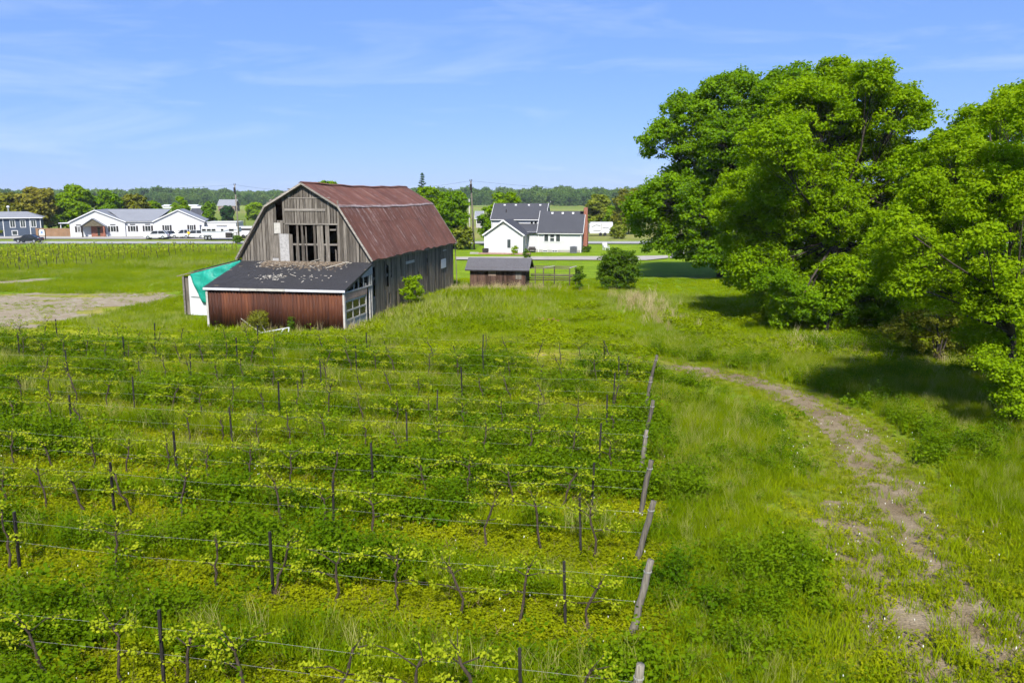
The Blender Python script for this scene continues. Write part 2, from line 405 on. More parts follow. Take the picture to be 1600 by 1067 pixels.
def px_line(pts): return np.array([G(u, v)[:2] for u, v in pts])
RUT_R = px_line([(840, 553), (900, 555), (960, 560), (1050, 570), (1130, 585), (1200, 605), (1240, 620), (1300, 660), (1340, 697), (1375, 750), (1410, 815), (1440, 860), (1485, 920), (1530, 980), (1565, 1050), (1600, 1130)])
RUT_L = px_line([(1330, 800), (1352, 840), (1378, 890), (1400, 950), (1428, 1010), (1465, 1060), (1500, 1120)])
BACK = px_line([(-80, 515), (60, 522), (200, 528), (330, 536), (480, 543), (620, 547), (740, 551), (840, 553)])
def dist_line(x, y, P):
    x = np.asarray(x, float); y = np.asarray(y, float); best = np.full(x.shape, 1e9)
    for a, b_ in zip(P[:-1], P[1:]):
        d = b_ - a; t = np.clip(((x - a[0]) * d[0] + (y - a[1]) * d[1]) / (d @ d), 0, 1)
        best = np.minimum(best, np.hypot(x - a[0] - t * d[0], y - a[1] - t * d[1]))
    return best
def in_poly(x, y, P):
    x = np.asarray(x); y = np.asarray(y); c = np.zeros(x.shape, bool); n = len(P)
    for i in range(n):
        (x1, y1), (x2, y2) = P[i], P[(i + 1) % n]
        k = ((y1 > y) != (y2 > y)) & (x < (x2 - x1) * (y - y1) / (y2 - y1 + 1e-12) + x1); c ^= k
    return c
YARD = px_line([(-260, 452), (0, 456), (60, 458), (150, 460), (230, 457), (285, 456), (286, 464), (205, 479), (120, 497), (60, 511), (0, 516), (-260, 512)])
def to_world(x, y): return barn_O[:2] + np.outer(np.atleast_1d(x), [math.cos(ANG), -math.sin(ANG)]) + np.outer(np.atleast_1d(y), [math.sin(ANG), math.cos(ANG)])
barn_O = np.array([-14.0, 55.5, 0.0])
def barn_local(x, y):
    dx, dy = x - barn_O[0], y - barn_O[1]
    return dx * math.cos(ANG) - dy * math.sin(ANG), dx * math.sin(ANG) + dy * math.cos(ANG)
def in_barn(x, y, pad=0.0):
    a, b_ = barn_local(x, y)
    return ((a > -4.8 - pad) & (a < 4.8 + pad) & (b_ > -5.1 - pad) & (b_ < 22.4 + pad)) | ((a > -9.4 - pad) & (a < -4.5) & (b_ > -0.2 - pad) & (b_ < 12 + pad))
def row_state(x, y):
    """distance to the nearest row, phase between rows, and whether inside the vineyard"""
    q = x * RA[0] + y * RA[1]; e = x * RB[0] + y * RB[1]
    lo = row_q[0] - 3.4
    qs = np.concatenate([[lo], row_q, [row_q[-1] + 3.2]]); es = np.concatenate([[row_e[0]], row_e, [row_e[-1]]])
    d = np.min(np.abs(q[..., None] - row_q), axis=-1)
    endx = np.interp(q, qs, es)
    inside = (q < row_q[-1] + 1.3) & (e < endx + 0.8)
    return d, inside, e - endx, q

def ground_z(x, y):
    x = np.asarray(x, float); y = np.asarray(y, float)
    near = np.clip(1 - np.maximum(0, np.hypot(x, y - 40) - 60) / 60, 0, 1)
    return (fbm(x, y, 9.0, 11) - 0.5) * 0.16 * near - 0.02

LAWN = px_line([(705, 449), (735, 452), (830, 449), (905, 449), (1000, 455), (1090, 462), (1160, 470), (1300, 470), (1420, 440), (1420, 384), (700, 384)])
def zone_colors(x, y):
    """colour of the ground cover"""
    d, ins, e, q = row_state(x, y)
    n = fbm(x, y, 3.5, 3); n2 = fbm(x, y, 14, 5)
    wx, wy = x + (fbm(x, y, 3.0, 81) - .5) * 7, y + (fbm(x, y, 3.0, 84) - .5) * 7
    col = np.empty(x.shape + (3,)); col[:] = (0.115, 0.20, 0.008)
    def put(m, c): col[:] = col * (1 - m[..., None]) + np.array(c) * m[..., None]
    put(np.clip((n2 - 0.35) * 3, 0, 1), (0.15, 0.245, 0.010))
    far = np.clip((y - 150) / 20, 0, 1); put(far, (0.14, 0.19, 0.028))
    put(far * np.clip((fbm(x, y * 2.2, 90, 21) - 0.45) * 6, 0, 1), (0.22, 0.225, 0.06))
    put(np.clip((y - 420) / 150, 0, 1) * np.clip((fbm(x, y, 160, 23) - 0.4) * 5, 0, 1), (0.20, 0.26, 0.045))
    lawn = in_poly(x, y, LAWN).astype(float); put(lawn, (0.15, 0.235, 0.009))
    # vineyard floor: yellowish weeds under the rows, darker herbs between them
    insf = ins.astype(float) * (y < 48)
    put(insf * 0.9, (0.085, 0.135, 0.008)); put(insf * np.clip(2.0 - d / 0.75, 0, 1) * 0.9, (0.18, 0.155, 0.03))
    put(insf * np.clip((n - 0.6) * 7, 0, 1) * np.clip(1.2 - d / 0.7, 0, 1), (0.15, 0.095, 0.045))
    dt = np.minimum(np.minimum(dist_line(x, y, RUT_R), dist_line(x, y, RUT_L)), 99)
    put(np.clip(1.5 - dt / 1.6, 0, 1) * 0.85, (0.19, 0.19, 0.025))
    db = dist_line(x, y, BACK); put(np.clip(1.4 - db / 1.5, 0, 1) * np.clip((n - 0.3) * 4, 0, 1), (0.28, 0.27, 0.03))
    yd = in_poly(wx, wy, YARD).astype(float); put(yd * np.clip(.3 + n, 0, 1), (0.25, 0.235, 0.05))
    # yellow short grass beside the yard, towards the barn
    p1 = px_line([(0, 512), (60, 512), (205, 480), (290, 464), (290, 498), (330, 520), (480, 535), (300, 536), (0, 525)])
    put(in_poly(wx, wy, p1) * np.clip((n - 0.25) * 3, 0, 1) * 0.9, (0.25, 0.285, 0.012))
    return col

# ------------------------------------------------------------------ ground, roads, track
def steps(lo, dense_lo, dense_hi, hi, st, grow=1.16):
    a = list(np.arange(dense_lo, dense_hi + 1e-6, st)); s = st
    while a[-1] < hi: s *= grow; a.append(a[-1] + s)
    s = st
    while a[0] > lo: s *= grow; a.insert(0, a[0] - s)
    return np.array(a)
gx = steps(-4200, -50, 48, 4200, 0.42); gy = steps(-300, 6, 116, 5200, 0.42)
X, Y = np.meshgrid(gx, gy); Z = ground_z(X, Y)
nx, ny = len(gx), len(gy); idx = np.arange(nx * ny).reshape(ny, nx)
F = np.stack([idx[:-1, :-1], idx[:-1, 1:], idx[1:, 1:], idx[1:, :-1]], -1).reshape(-1, 4)
me = np_mesh('ground', np.stack([X, Y, Z], -1).reshape(-1, 3), F, [M_ground], True)
fattr(me, 'gcol', np.concatenate([zone_colors(X, Y).reshape(-1, 3), np.ones((nx * ny, 1))], 1).astype(np.float32), 'FLOAT_COLOR')
tag(link('ground', me), 'flat green meadow and vineyard floor', kind='structure')

def patch(name, mat, xs, ys, keep, lift, label, kind='structure'):
    """the cells of a grid where keep() holds, lying just above the ground"""
    X, Y = np.meshgrid(xs, ys); n, m = len(xs), len(ys)
    jx = (np.random.default_rng(5).random(X.shape) - 0.5) * (xs[1] - xs[0]) * 0.7; jy = (np.random.default_rng(6).random(X.shape) - 0.5) * (ys[1] - ys[0]) * 0.7
    X = X + jx; Y = Y + jy
    idx = np.arange(n * m).reshape(m, n); F = np.stack([idx[:-1, :-1], idx[:-1, 1:], idx[1:, 1:], idx[1:, :-1]], -1).reshape(-1, 4)
    k = keep(X, Y).ravel(); F = F[k[F].sum(1) >= 3]
    used, inv = np.unique(F, return_inverse=True); V = np.stack([X, Y, ground_z(X, Y) + lift], -1).reshape(-1, 3)[used]
    o = link(name, np_mesh(name, V, inv.reshape(F.shape), [mat], True)); return tag(o, label, kind=kind)
def bare_track(x, y):
    """below 0 where the wheels keep the track bare"""
    n = fbm(x, y, 0.8, 31); d1, d2 = dist_line(x, y, RUT_R), dist_line(x, y, RUT_L)
    solid = (x < G(1228, 616).x) & (y > 30)
    fade = np.clip((x - 7.0) / 2.2, 0, 1); a = np.where(solid, d1 - 0.55 * (1 - fade) - (n - 0.5 + 0.06 * fade) * 1.3, d1 - (n - 0.46) * 1.7 * (0.7 + 0.6 * vnoise(x, y, 3.0, 8)))
    return np.minimum(a, d2 - (n - 0.49) * 1.6)
def keep_track(x, y):
    n = fbm(x, y, 1.3, 35); d1, d2 = dist_line(x, y, RUT_R), dist_line(x, y, RUT_L); solid = (x < G(1228, 616).x) & (y > 30)
    return (d1 < np.where(solid, 0.85, 0.9) + (n - .5) * 1.1) | (d2 < 0.75 + (n - .5) * 1.1)
patch('dirt_track', M_gravel, np.arange(0, 16, 0.11), np.arange(9, 40, 0.13), keep_track, 0.02, 'worn two-rut dirt track curving round the vine rows')
def keep_yard(x, y):
    n = fbm(x, y, 4.2, 41); n2 = fbm(x, y * 2.5, 2.0, 43)
    x0_, y0_ = x, y; x = x + (fbm(x, y, 3.0, 81) - .5) * 6; y = y + (fbm(x0_, y, 3.0, 84) - .5) * 9; cx = in_poly(x, y, YARD); edge = dist_line(x, y, np.vstack([YARD, YARD[:1]]))
    return (cx & (n2 * 0.5 + n * 0.5 > 0.44 - np.clip(edge, 0, 3) * 0.035)) | ((dist_line(x, y, BACK) < (n2 - 0.52) * 3.4))
patch('gravel_yard', M_gravel_pale, np.arange(-50, 2, 0.3), np.arange(36, 78, 0.3), keep_yard, 0.014, 'pale gravel yard to the left of the barn')
LP = px_line([(-150, 447), (0, 443), (50, 439), (75, 436)])
patch('farm_lane', M_gravel_pale, np.arange(-75, -30, 0.4), np.arange(60, 84, 0.4), lambda x, y: dist_line(x, y, LP) < 1.6 + (fbm(x, y, 2, 9) - 0.5) * 2, 0.03, 'pale farm lane at the left edge leading behind the field')

def sheet(name, pts, z, mat, label):
    return tag(MB().quadface(*[(p[0], p[1], z) for p in pts]).build(name, mat), label, kind='structure')
sheet('road', [(-600, 146.5), (600, 147.5), (600, 155.5), (-600, 154.5)], 0.11, M_road, 'pale country road crossing behind barn and house')
for k, yy in enumerate((146.9, 150.6, 154.2)):
    col = (M_frame, plain('yellow_road_paint', (0.6, 0.42, 0.05), 0.8), M_frame)[k]
    sheet('road_marking', [(-600, yy), (600, yy + 1), (600, yy + 1.14), (-600, yy + 0.14)], 0.116, col, 'thin painted line along the road')
p = [G(712, 406.5), G(1010, 407.5), G(1044, 404), G(1044, 400), G(1000, 401), G(712, 402.5)]
sheet('driveway', p, 0.10, M_drive, 'pale gravel driveway in front of the white house')
sheet('parking_lot', [G(-60, 373.6), G(375, 374.6), G(375, 368.6), G(-60, 368)], 0.09, M_concrete, 'pale parking strip before the white building')
p = [G(1056, 383.5), G(1072, 383.5), G(1068, 404), G(1046, 404)]
sheet('side_lane', p, 0.095, M_drive, 'gravel lane joining the driveway to the road')

# ------------------------------------------------------------------ the old barn
barn = empty('barn', tuple(barn_O), -ANG, 'large weathered grey wooden barn with rusty red gambrel roof and broken gable', 'barn')
HW, BW, L_B = 4.62, 2.6, 22.1                  # half width, half width at the roof break, length
ZE, ZB, ZR = 4.12, 7.66, 9.17                  # eave, break and ridge heights
AX = 0.1                                       # the ridge sits a little right of centre
def prof(x):
    """height of the underside of the roof over x"""
    x = x - AX * max(0, 1 - abs(x) / BW); s = abs(x)
    return (ZR - (ZR - ZB) * s / BW if s < BW else ZB - (ZB - ZE) * (s - BW) / (4.86 - BW)) - 0.09
rb = random.Random(3)
def gable_board(x0, x1, z0, z1=None, y=0.0, mat=None, t=0.03, name='gable_board', rag=0.0):
    """an upright plank in the gable; without z1 it runs up to the roof"""
    g = rb.choice((0.003, 0.005, 0.008, 0.02)); a, b_ = x0 + g, x1 - g
    top = (prof(a), prof(b_)) if z1 is None else (min(z1 + rb.uniform(-rag, rag), prof(a)), min(z1 + rb.uniform(-rag, rag), prof(b_)))
    if min(top) - z0 < 0.05: return
    y = y + rb.uniform(-0.008, 0.008)
    zb = z0 + rb.uniform(-rag, rag) * 0.5
    m = MB().prism([(a, zb), (b_, zb + rb.uniform(-rag, rag)), (b_, top[1]), (a, top[0])], 'y', y - t, y)
    m.build(name, mat or M_wood, barn)
x = -4.55
holes = []                                     # the opening row, built board by board below
while x < 4.5:
    wd = rb.uniform(0.17, 0.25); x1 = min(x + wd, 4.55)
    if x1 > 4.45: x1 = 4.55
    xm = (x + x1) / 2
    lo = 2.6
    if -1.08 < xm < 2.42:                      # over the opening row
        gable_board(x, x1, 6.48, 8.14, -0.028, rag=0.02); gable_board(x, x1, 8.02, None, -0.012)
    elif -1.84 < xm < -1.56:
        gable_board(x, x1, lo, 6.68); 
    elif -1.56 <= xm <= -1.08:
        gable_board(x, x1, lo, 6.42); gable_board(x, x1, 6.48, 8.14, -0.028, rag=0.02); gable_board(x, x1, 8.02, None, -0.012)
    elif 2.42 <= xm < 2.75:
        gable_board(x, x1, lo, None)
    else:
        gable_board(x, x1, lo, None)
    x = x1 + (0.012 if rb.random() < 0.25 else 0.0)
for x0, x1, z0, z1, rg in [(-1.06, -0.80, 3.2, 5.76, .05), (-0.60, -0.545, 3.2, 5.1, .05), (-0.53, -0.36, 3.2, 6.44, .02), (-0.19, -0.04, 3.2, 6.44, .02), (-0.02, 0.04, 3.2, 5.6, .15),
                           (0.12, 0.23, 3.2, 6.3, .05), (0.69, 0.86, 3.2, 6.44, .02), (0.95, 1.2, 3.2, 6.44, .01), (1.2, 1.41, 3.2, 6.44, .01), (1.42, 1.5, 3.2, 5.0, .3),
                           (1.55, 1.83, 3.2, 6.44, .01), (2.2, 2.3, 3.2, 4.75, .12), (2.37, 2.44, 3.2, 6.44, .02), (0.26, 0.6, 3.2, 3.95, .08), (1.86, 2.2, 3.2, 3.92, .06)]:
    gable_board(x0, x1, z0, z1, 0.0, rag=rg)
for x0, x1, z0, z1, mt in [(-1.74, -1.07, 3.75, 5.78, M_ply), (-2.30, -1.86, 4.18, 5.70, M_wood), (-2.10, -1.64, 5.80, 6.52, M_pale), (-2.30, -1.86, 3.7, 4.15, M_ply)]:
    MB().box(x0, x1, -0.06, -0.032, z0, z1).build('patch_panel', mt, barn)
for x0, x1, z0, z1, yy in [(-1.26, 1.64, 7.32, 7.46, -0.07), (-1.3, 2.46, 6.40, 6.50, -0.045), (-0.85, 2.44, 5.03, 5.15, 0.03), (1.86, 2.3, 6.02, 6.13, 0.03), (-1.0, 2.0, 8.14, 8.2, -0.045)]:
    MB().box(x0, x1, yy - 0.04, yy, z0, z1).build('cross_batten', M_woodx, barn)
MB().box(2.44, 2.56, -0.05, -0.03, 3.3, 8.0).build('corner_batten', M_wood, barn)
# dark lining behind the gable so the gaps show the unlit inside
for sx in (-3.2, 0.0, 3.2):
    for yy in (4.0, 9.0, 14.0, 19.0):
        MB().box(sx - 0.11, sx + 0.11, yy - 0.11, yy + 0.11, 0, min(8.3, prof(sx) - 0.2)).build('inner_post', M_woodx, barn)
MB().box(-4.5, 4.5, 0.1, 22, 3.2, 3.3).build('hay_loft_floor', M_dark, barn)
# side wall on the right, plank by plank
y = 0.05
def side_open(yc):
    for a, b_, z0, z1 in [(1.75, 1.9, 0.7, 2.9), (5.35, 5.6, 0.2, 1.5), (6.4, 6.6, 2.2, 3.7), (10.8, 11.05, 0.7, 2.3), (13.2, 13.4, 1.8, 3.2), (15.6, 15.8, 0.3, 1.4), (0.55, 0.82, 1.3, 3.6), (3.35, 3.75, 2.15, 3.5), (3.2, 3.95, 0.55, 1.5), (4.25, 4.4, 2.4, 3.9), (2.9, 3.0, 1.9, 3.9)]:
        if a < yc < b_: return z0, z1
while y < L_B - 0.15:
    y1 = min(y + rb.uniform(0.19, 0.27), L_B - 0.1); g = rb.choice((0.003, 0.006, 0.01, 0.025))
    op = side_open((y + y1) / 2); xo = HW + rb.uniform(-0.012, 0.012)
    bot = rb.uniform(0.0, 0.22)
    segs = [(bot, 4.36)] if not op else [(bot, op[0] + rb.uniform(-.2, .2)), (op[1] + rb.uniform(-.1, .1), 4.36)]
    for z0, z1 in segs:
        if z1 - z0 < 0.1: continue
        MB().prism([(y + g, z0), (y1 - g, z0 + rb.uniform(-.05, .05)), (y1 - g, z1), (y + g, z1)], 'x', xo - 0.03, xo).build('side_board', M_wood_b, barn)
    y = y1
MB().box(HW + 0.03, HW + 0.07, 7.6, 9.7, 3.22, 3.42).build('cross_batten', M_pale, barn)
MB().box(HW + 0.03, HW + 0.06, 17.6, 19.2, 2.05, 2.85).build('hatch_panel', M_white, barn)
MB().box(HW + 0.025, HW + 0.05, 18.3, 19.4, 3.55, 3.62).build('cross_batten', M_pale, barn)
for z in (1.4, 2.7): MB().box(HW - 0.2, HW - 0.06, 0.2, L_B - 0.2, z, z + 0.16).build('girt', M_woodx, barn)
MB().box(-HW, -HW + 0.04, 0.0, L_B - 0.3, 0, 4.35).build('left_wall', M_wood_b, barn)
MB().prism([(-HW, 0), (HW - 0.04, 0), (HW - 0.04, 4.4), (BW, ZB - .1), (AX, ZR - .12), (-BW, ZB - .1), (-HW, 4.4)], 'y', L_B - 0.3, L_B - 0.25).build('back_wall', M_wood_b, barn)
MB().box(HW - 0.12, HW + 0.035, -0.06, 0.045, 0, 3.95).build('corner_post', M_pale, barn)
# roof, sheet by sheet
def sag(yy): return -0.15 * math.sin(math.pi * min(1, max(0, yy / 22))) + 0.03 * math.sin(yy * 1.3)   # the old ridge dips between its ends
def roof_sheet(x0, z0, x1, z1, ya, yb, lift, name='roof_sheet', mat=None):
    j = rb.uniform(-0.012, 0.012); g = lambda yy, zz: sag(yy) * (zz - ZE) / (ZR - ZE)
    MB().slab((x0, ya, z0 + lift + j + g(ya, z0)), (x0, yb, z0 + lift + j * .6 + g(yb, z0)), (x1, yb, z1 + lift + j * .5 + g(yb, z1)), (x1, ya, z1 + lift + j * .5 + g(ya, z1)), 0.012).build(name, mat or M_roof, barn)
n_sh = 28; y0r, y1r = -0.32, L_B + 0.28; wsh = (y1r - y0r) / n_sh
tm = 0.30
xm_, zm_ = BW + (4.86 - BW) * tm, ZB - (ZB - ZE) * tm
for k in range(n_sh):
    ya, yb = y0r + k * wsh + 0.001, y0r + (k + 1) * wsh - 0.001
    o_ = rb.uniform(-.05, .04); roof_sheet(4.88 + o_, ZE - 0.02 - o_ * 1.5, xm_, zm_ + 0.02, yb, ya, 0.0)
    roof_sheet(xm_ + 0.06, zm_ - 0.08, BW, ZB, yb, ya, 0.024)
    roof_sheet(BW + 0.05, ZB - 0.03, AX, ZR, yb, ya, 0.036)
    roof_sheet(-BW, ZB, -4.88, ZE - 0.02, yb, ya, 0.0)
    roof_sheet(AX, ZR, -BW - 0.05, ZB - 0.03, yb, ya, 0.02)
M_flash = plain('worn_flashing', (0.34, 0.26, 0.23), 0.6, 0.2, var=0.3, scale=2.2)
for k in range(10):
    ya, yb = y0r - 0.02 + (y1r - y0r + .04) * k / 10, y0r - 0.02 + (y1r - y0r + .04) * (k + 1) / 10; c0, c1 = sag(ya) * .7, sag(yb) * .7; jj = rb.uniform(-.012, .012)
    MB().slab((BW + 0.10, yb, ZB - 0.07 + c1), (BW + 0.10, ya, ZB - 0.07 + c0), (BW - 0.03, ya, ZB + 0.06 + c0), (BW - 0.03, yb, ZB + 0.06 + c1), -0.014).build('break_flashing', M_flash, barn)
    q0, q1 = ZR + sag(ya) + jj, ZR + sag(yb) + jj; mm = MB()
    mm.slab((AX + .16, yb, q1 + .0), (AX + .16, ya, q0 + .0), (AX, ya, q0 + .085), (AX, yb, q1 + .085), -.015); mm.slab((AX, yb, q1 + .085), (AX, ya, q0 + .085), (AX - .16, ya, q0), (AX - .16, yb, q1), -.015)
    mm.build('ridge_cap', M_roof, barn)
for (xa, za, xb, zb_) in [(4.9, ZE - 0.03, BW + 0.02, ZB), (BW + 0.02, ZB, AX, ZR), (AX, ZR, -BW, ZB), (-BW, ZB, -4.9, ZE - 0.03)]:
    m = M_woodx
    MB().beam((xa, y0r - 0.02, za - 0.05), (xb, y0r - 0.02, zb_ - 0.05), 0.035, 0.12).build('verge_board', m, barn)
    MB().beam((xa, y1r + 0.02, za - 0.05), (xb, y1r + 0.02, zb_ - 0.05), 0.035, 0.12).build('verge_board', m, barn)
    MB().beam((xa * .985, -0.16, za - 0.12), (xb * .985, -0.16, zb_ - 0.12), 0.26, 0.02).build('soffit_board', M_wood_b, barn)
MB().box(4.70, 4.78, 0.0, L_B, ZE - 0.16, ZE - 0.02).build('eave_board', M_wood_b, barn)
for k in range(5):
    t = rb.uniform(0.12, 0.95); xa = -BW * t; za = ZR - (ZR - ZB) * t
    MB().beam((xa, y0r + rb.uniform(-.1, .2), za + 0.06), (xa - rb.uniform(.1, .25), y0r + 0.3 + rb.uniform(0, .3), za + rb.uniform(0.08, 0.16)), 0.16, 0.03).build('lifted_roof_scrap', M_wood_b, barn)
MB().beam((4.9, L_B + 0.1, 0), (4.78, L_B + 0.05, 4.0), 0.07).build('prop_post', M_wood_b, barn)

# the low lean-to across the front: rusty corrugated steel under a dark shingle roof
D, ZS, ZT = 5.0, 2.66, 3.92
XL, XR = -4.45, 4.75
M_eavew = plain('white_eave_strip', (0.5, 0.5, 0.52), 0.5, var=0.06)
ns = 9; ws = (XR - XL - 0.1) / ns
for k in range(ns):
    m = MB(); xa = XL + 0.05 + k * ws; nseg = 60; V = []; yo = -D - rb.uniform(0, 0.012) - (0.012 if k % 2 else 0)
    pts = []
    for i in range(nseg + 1):
        xx = xa + (ws + 0.04 if k < ns - 1 else ws) * i / nseg; ph = (xx - XL) / 0.205 * 2 * math.pi
        pts.append((xx, yo - 0.028 * math.cos(ph)))
    zb = rb.uniform(0.02, 0.1); n0 = 0
    m.v = [(px_, py_, z) for px_, py_ in pts for z in (zb, ZS - 0.16)]
    m.f = [(2 * i, 2 * i + 2, 2 * i + 3, 2 * i + 1) for i in range(nseg)]
    o = m.build('corrugated_sheet', M_rustwall, barn, smooth=True)
    o.modifiers.new('thickness', 'SOLIDIFY').thickness = 0.004
# roof of overlapping shingle courses
m = MB(); nc = 34
v_up = Vector((0, D + 0.14, ZT - ZS + 0.035)); 
def shed_pt(x, t, lift=0.0): return Vector((x, -D - 0.14 + (D + 0.14) * t, ZS - 0.035 + (ZT - ZS + 0.035) * t + lift))
for c_ in range(nc):
    t0, t1 = c_ / nc, min(1.0, (c_ + 1.25) / nc)
    xx = XL - 0.12 + rb.uniform(-.015, .015); 
    while xx < XR + 0.1:
        xe = min(xx + rb.uniform(0.27, 0.33), XR + 0.12 + rb.uniform(-.015, .02)); l = 0.030 + rb.uniform(-.004, .006)
        if rb.random() > 0.012:
            m.slab(shed_pt(xx + 0.003, t0, l), shed_pt(xe - 0.003, t0, l + rb.uniform(-.003, .004)), shed_pt(xe - 0.003, t1, 0.012), shed_pt(xx + 0.003, t1, 0.012), 0.008)
        xx = xe
tag(m.build('roof_shingles', M_shingle, barn), kind='stuff')
MB().slab(shed_pt(XL - 0.1, 0, -0.05), shed_pt(XR + 0.1, 0, -0.05), shed_pt(XR + 0.1, 1, -0.05), shed_pt(XL - 0.1, 1, -0.05), 0.05).build('roof_deck', M_wood_b, barn)
for xa, xb, mt in [(XL - 0.1, XL + 2.4, M_eavew), (XL + 2.42, XL + 5.4, M_pale), (XL + 5.42, XR + 0.12, M_eavew)]:
    MB().box(xa, xb, -D - 0.19, -D - 0.155, ZS - 0.16, ZS - 0.02).build('eave_strip', mt, barn)
# left return wall and the open framed right side with its old garage door
MB().box(XL, XL + 0.05, -D + 0.02, 0, 0, ZS - 0.1).build('return_wall', M_wood_b, barn)
MB().box(XL + 0.0, XL + 0.14, -D - 0.07, -D - 0.05, 0.0, ZS - 0.16).build('corner_trim', M_pale, barn)
for yy, z1, wd in [(-D + 0.05, ZS - 0.12, 0.2), (-0.55, ZT - 0.35, 0.14), (-0.18, ZT - 0.2, 0.12), (-1.25, 2.7, 0.10)]:
    MB().box(XR - 0.1, XR + 0.02, yy - wd / 2, yy + wd / 2, 0, z1).build('frame_post', M_pale, barn)
MB().box(XR - 0.06, XR + 0.03, -D + 0.1, -1.15, 1.98, 2.42).build('lintel_panel', plain('faded_pink_board', (0.36, 0.25, 0.19), 0.9), barn)
MB().box(XR - 0.03, XR + 0.045, -D + 0.1, -0.2, 2.42, 2.5).build('frame_rail', M_pale, barn)
MB().beam((XR, -D + 0.05, ZS - 0.1), (XR, 0.0, ZT - 0.1), 0.1, 0.14).build('rake_board', M_wood_b, barn)
MB().prism([(-1.9, 3.08), (0.0, 3.2), (0.0, 3.82), (-1.9, 3.34)], 'x', XR - 0.05, XR + 0.025).build('rake_panel', M_ply, barn)
for yy in (-3.4, -2.6, -1.7): MB().beam((XR, yy, 2.5), (XR, yy + 0.05, ZS + (ZT - ZS) * (yy + D) / D - 0.12), 0.06).build('frame_stud', M_pale, barn)
gd = MB()
gy0, gy1 = -D + 0.22, -1.3; gw = (gy1 - gy0)
for i in range(4): yy = gy0 + gw * i / 3; gd.box(XR - 0.05, XR + 0.0, yy - 0.045, yy + 0.045, 0.1, 1.95)
for z in (0.12, 0.72, 1.3, 1.9): gd.box(XR - 0.052, XR + 0.004, gy0, gy1, z - 0.05, z + 0.05)
door = gd.build('garage_door', M_pale, barn)
for i in range(3):
    ya, yb = gy0 + gw * i / 3 + 0.045, gy0 + gw * (i + 1) / 3 - 0.045
    for (za, zb_) in ((0.77, 1.25), (1.35, 1.85)):
        MB().box(XR - 0.035, XR - 0.028, ya, yb, za, zb_).build('pane', M_glassdk, door)
    MB().box(XR - 0.04, XR - 0.02, ya, yb, 0.17, 0.67).build('door_panel', M_ply, door)
# lean-to on the far left: grey post, white sheet and a green tarpaulin
A2X = -9.4
m = MB(); m.box(A2X, A2X + 0.36, 0.55, 0.62, 0, 2.62); m.build('lean_to_board', M_wood, barn)
MB().box(A2X - 0.08, A2X + 0.06, 0.4, 0.56, 0, 2.75).build('lean_to_post', M_woodx, barn)
MB().prism([(A2X + 0.36, 0.0), (A2X + 2.3, 0.0), (A2X + 1.95, 1.1), (A2X + 1.3, 1.3), (A2X + 0.85, 2.85), (A2X + 0.36, 2.75)], 'y', 0.47, 0.5).build('white_sheet', M_white, barn)
V = []; F = []; nu, nv = 28, 18
for j in range(nv + 1):
    for i in range(nu + 1):
        s_, t_ = i / nu, j / nv
        xlo = A2X + 0.6 + 0.85 * (1 - t_) ; xhi = -4.55
        xx = xlo + (xhi - xlo) * s_; top = 2.9 + (xx - (A2X + 0.6)) * 0.262
        bot = 0.95 + 0.25 * math.sin(3.1 * s_ * 3) * 0.5 - 0.75 * min(1, s_ * 3)
        zz = max(0.05, bot) + (top - max(0.05, bot)) * t_
        V.append((xx, 0.30 - 0.22 * math.sin(math.pi * t_) * math.sin(math.pi * min(1, s_ + .15)) + 0.06 * math.sin(xx * 5 + zz * 1.4) * (1 - t_ * .6) + 0.03 * math.sin(zz * 7 + xx * 2), zz))
for j in range(nv):
    for i in range(nu):
        a = j * (nu + 1) + i; F.append((a, a + 1, a + nu + 2, a + nu + 1))
o = link('tarpaulin', np_mesh('tarpaulin', V, F, [M_tarp], True), barn); o.modifiers.new('thickness', 'SOLIDIFY').thickness = 0.006
m = MB(); m.slab((A2X - 0.2, 0.42, 2.80), (A2X - 0.2, 12, 2.80), (-4.5, 12, 4.02), (-4.5, 0.42, 4.02), -0.03); m.build('lean_to_roof', M_wood_b, barn)
m = MB(); m.slab((A2X + 0.6, 0.28, 3.06), (-4.6, 0.28, 4.07), (-4.6, 2.6, 4.07), (A2X + 0.6, 2.6, 3.06), 0.01); m.build('tarpaulin_top', M_tarp, barn)
MB().beam((A2X - 0.45, 0.36, 2.74), (-4.5, 0.36, 4.0), 0.04, 0.06).build('roof_edge_board', M_wood_b, barn)
MB().box(A2X, A2X + 0.05, 0.62, 12, 0, 2.7).build('lean_to_side_wall', M_wood_b, barn)
MB().beam((A2X + 0.5, 0.42, 1.35), (A2X + 1.7, 0.42, 1.3), 0.05).build('rail', M_white, barn)

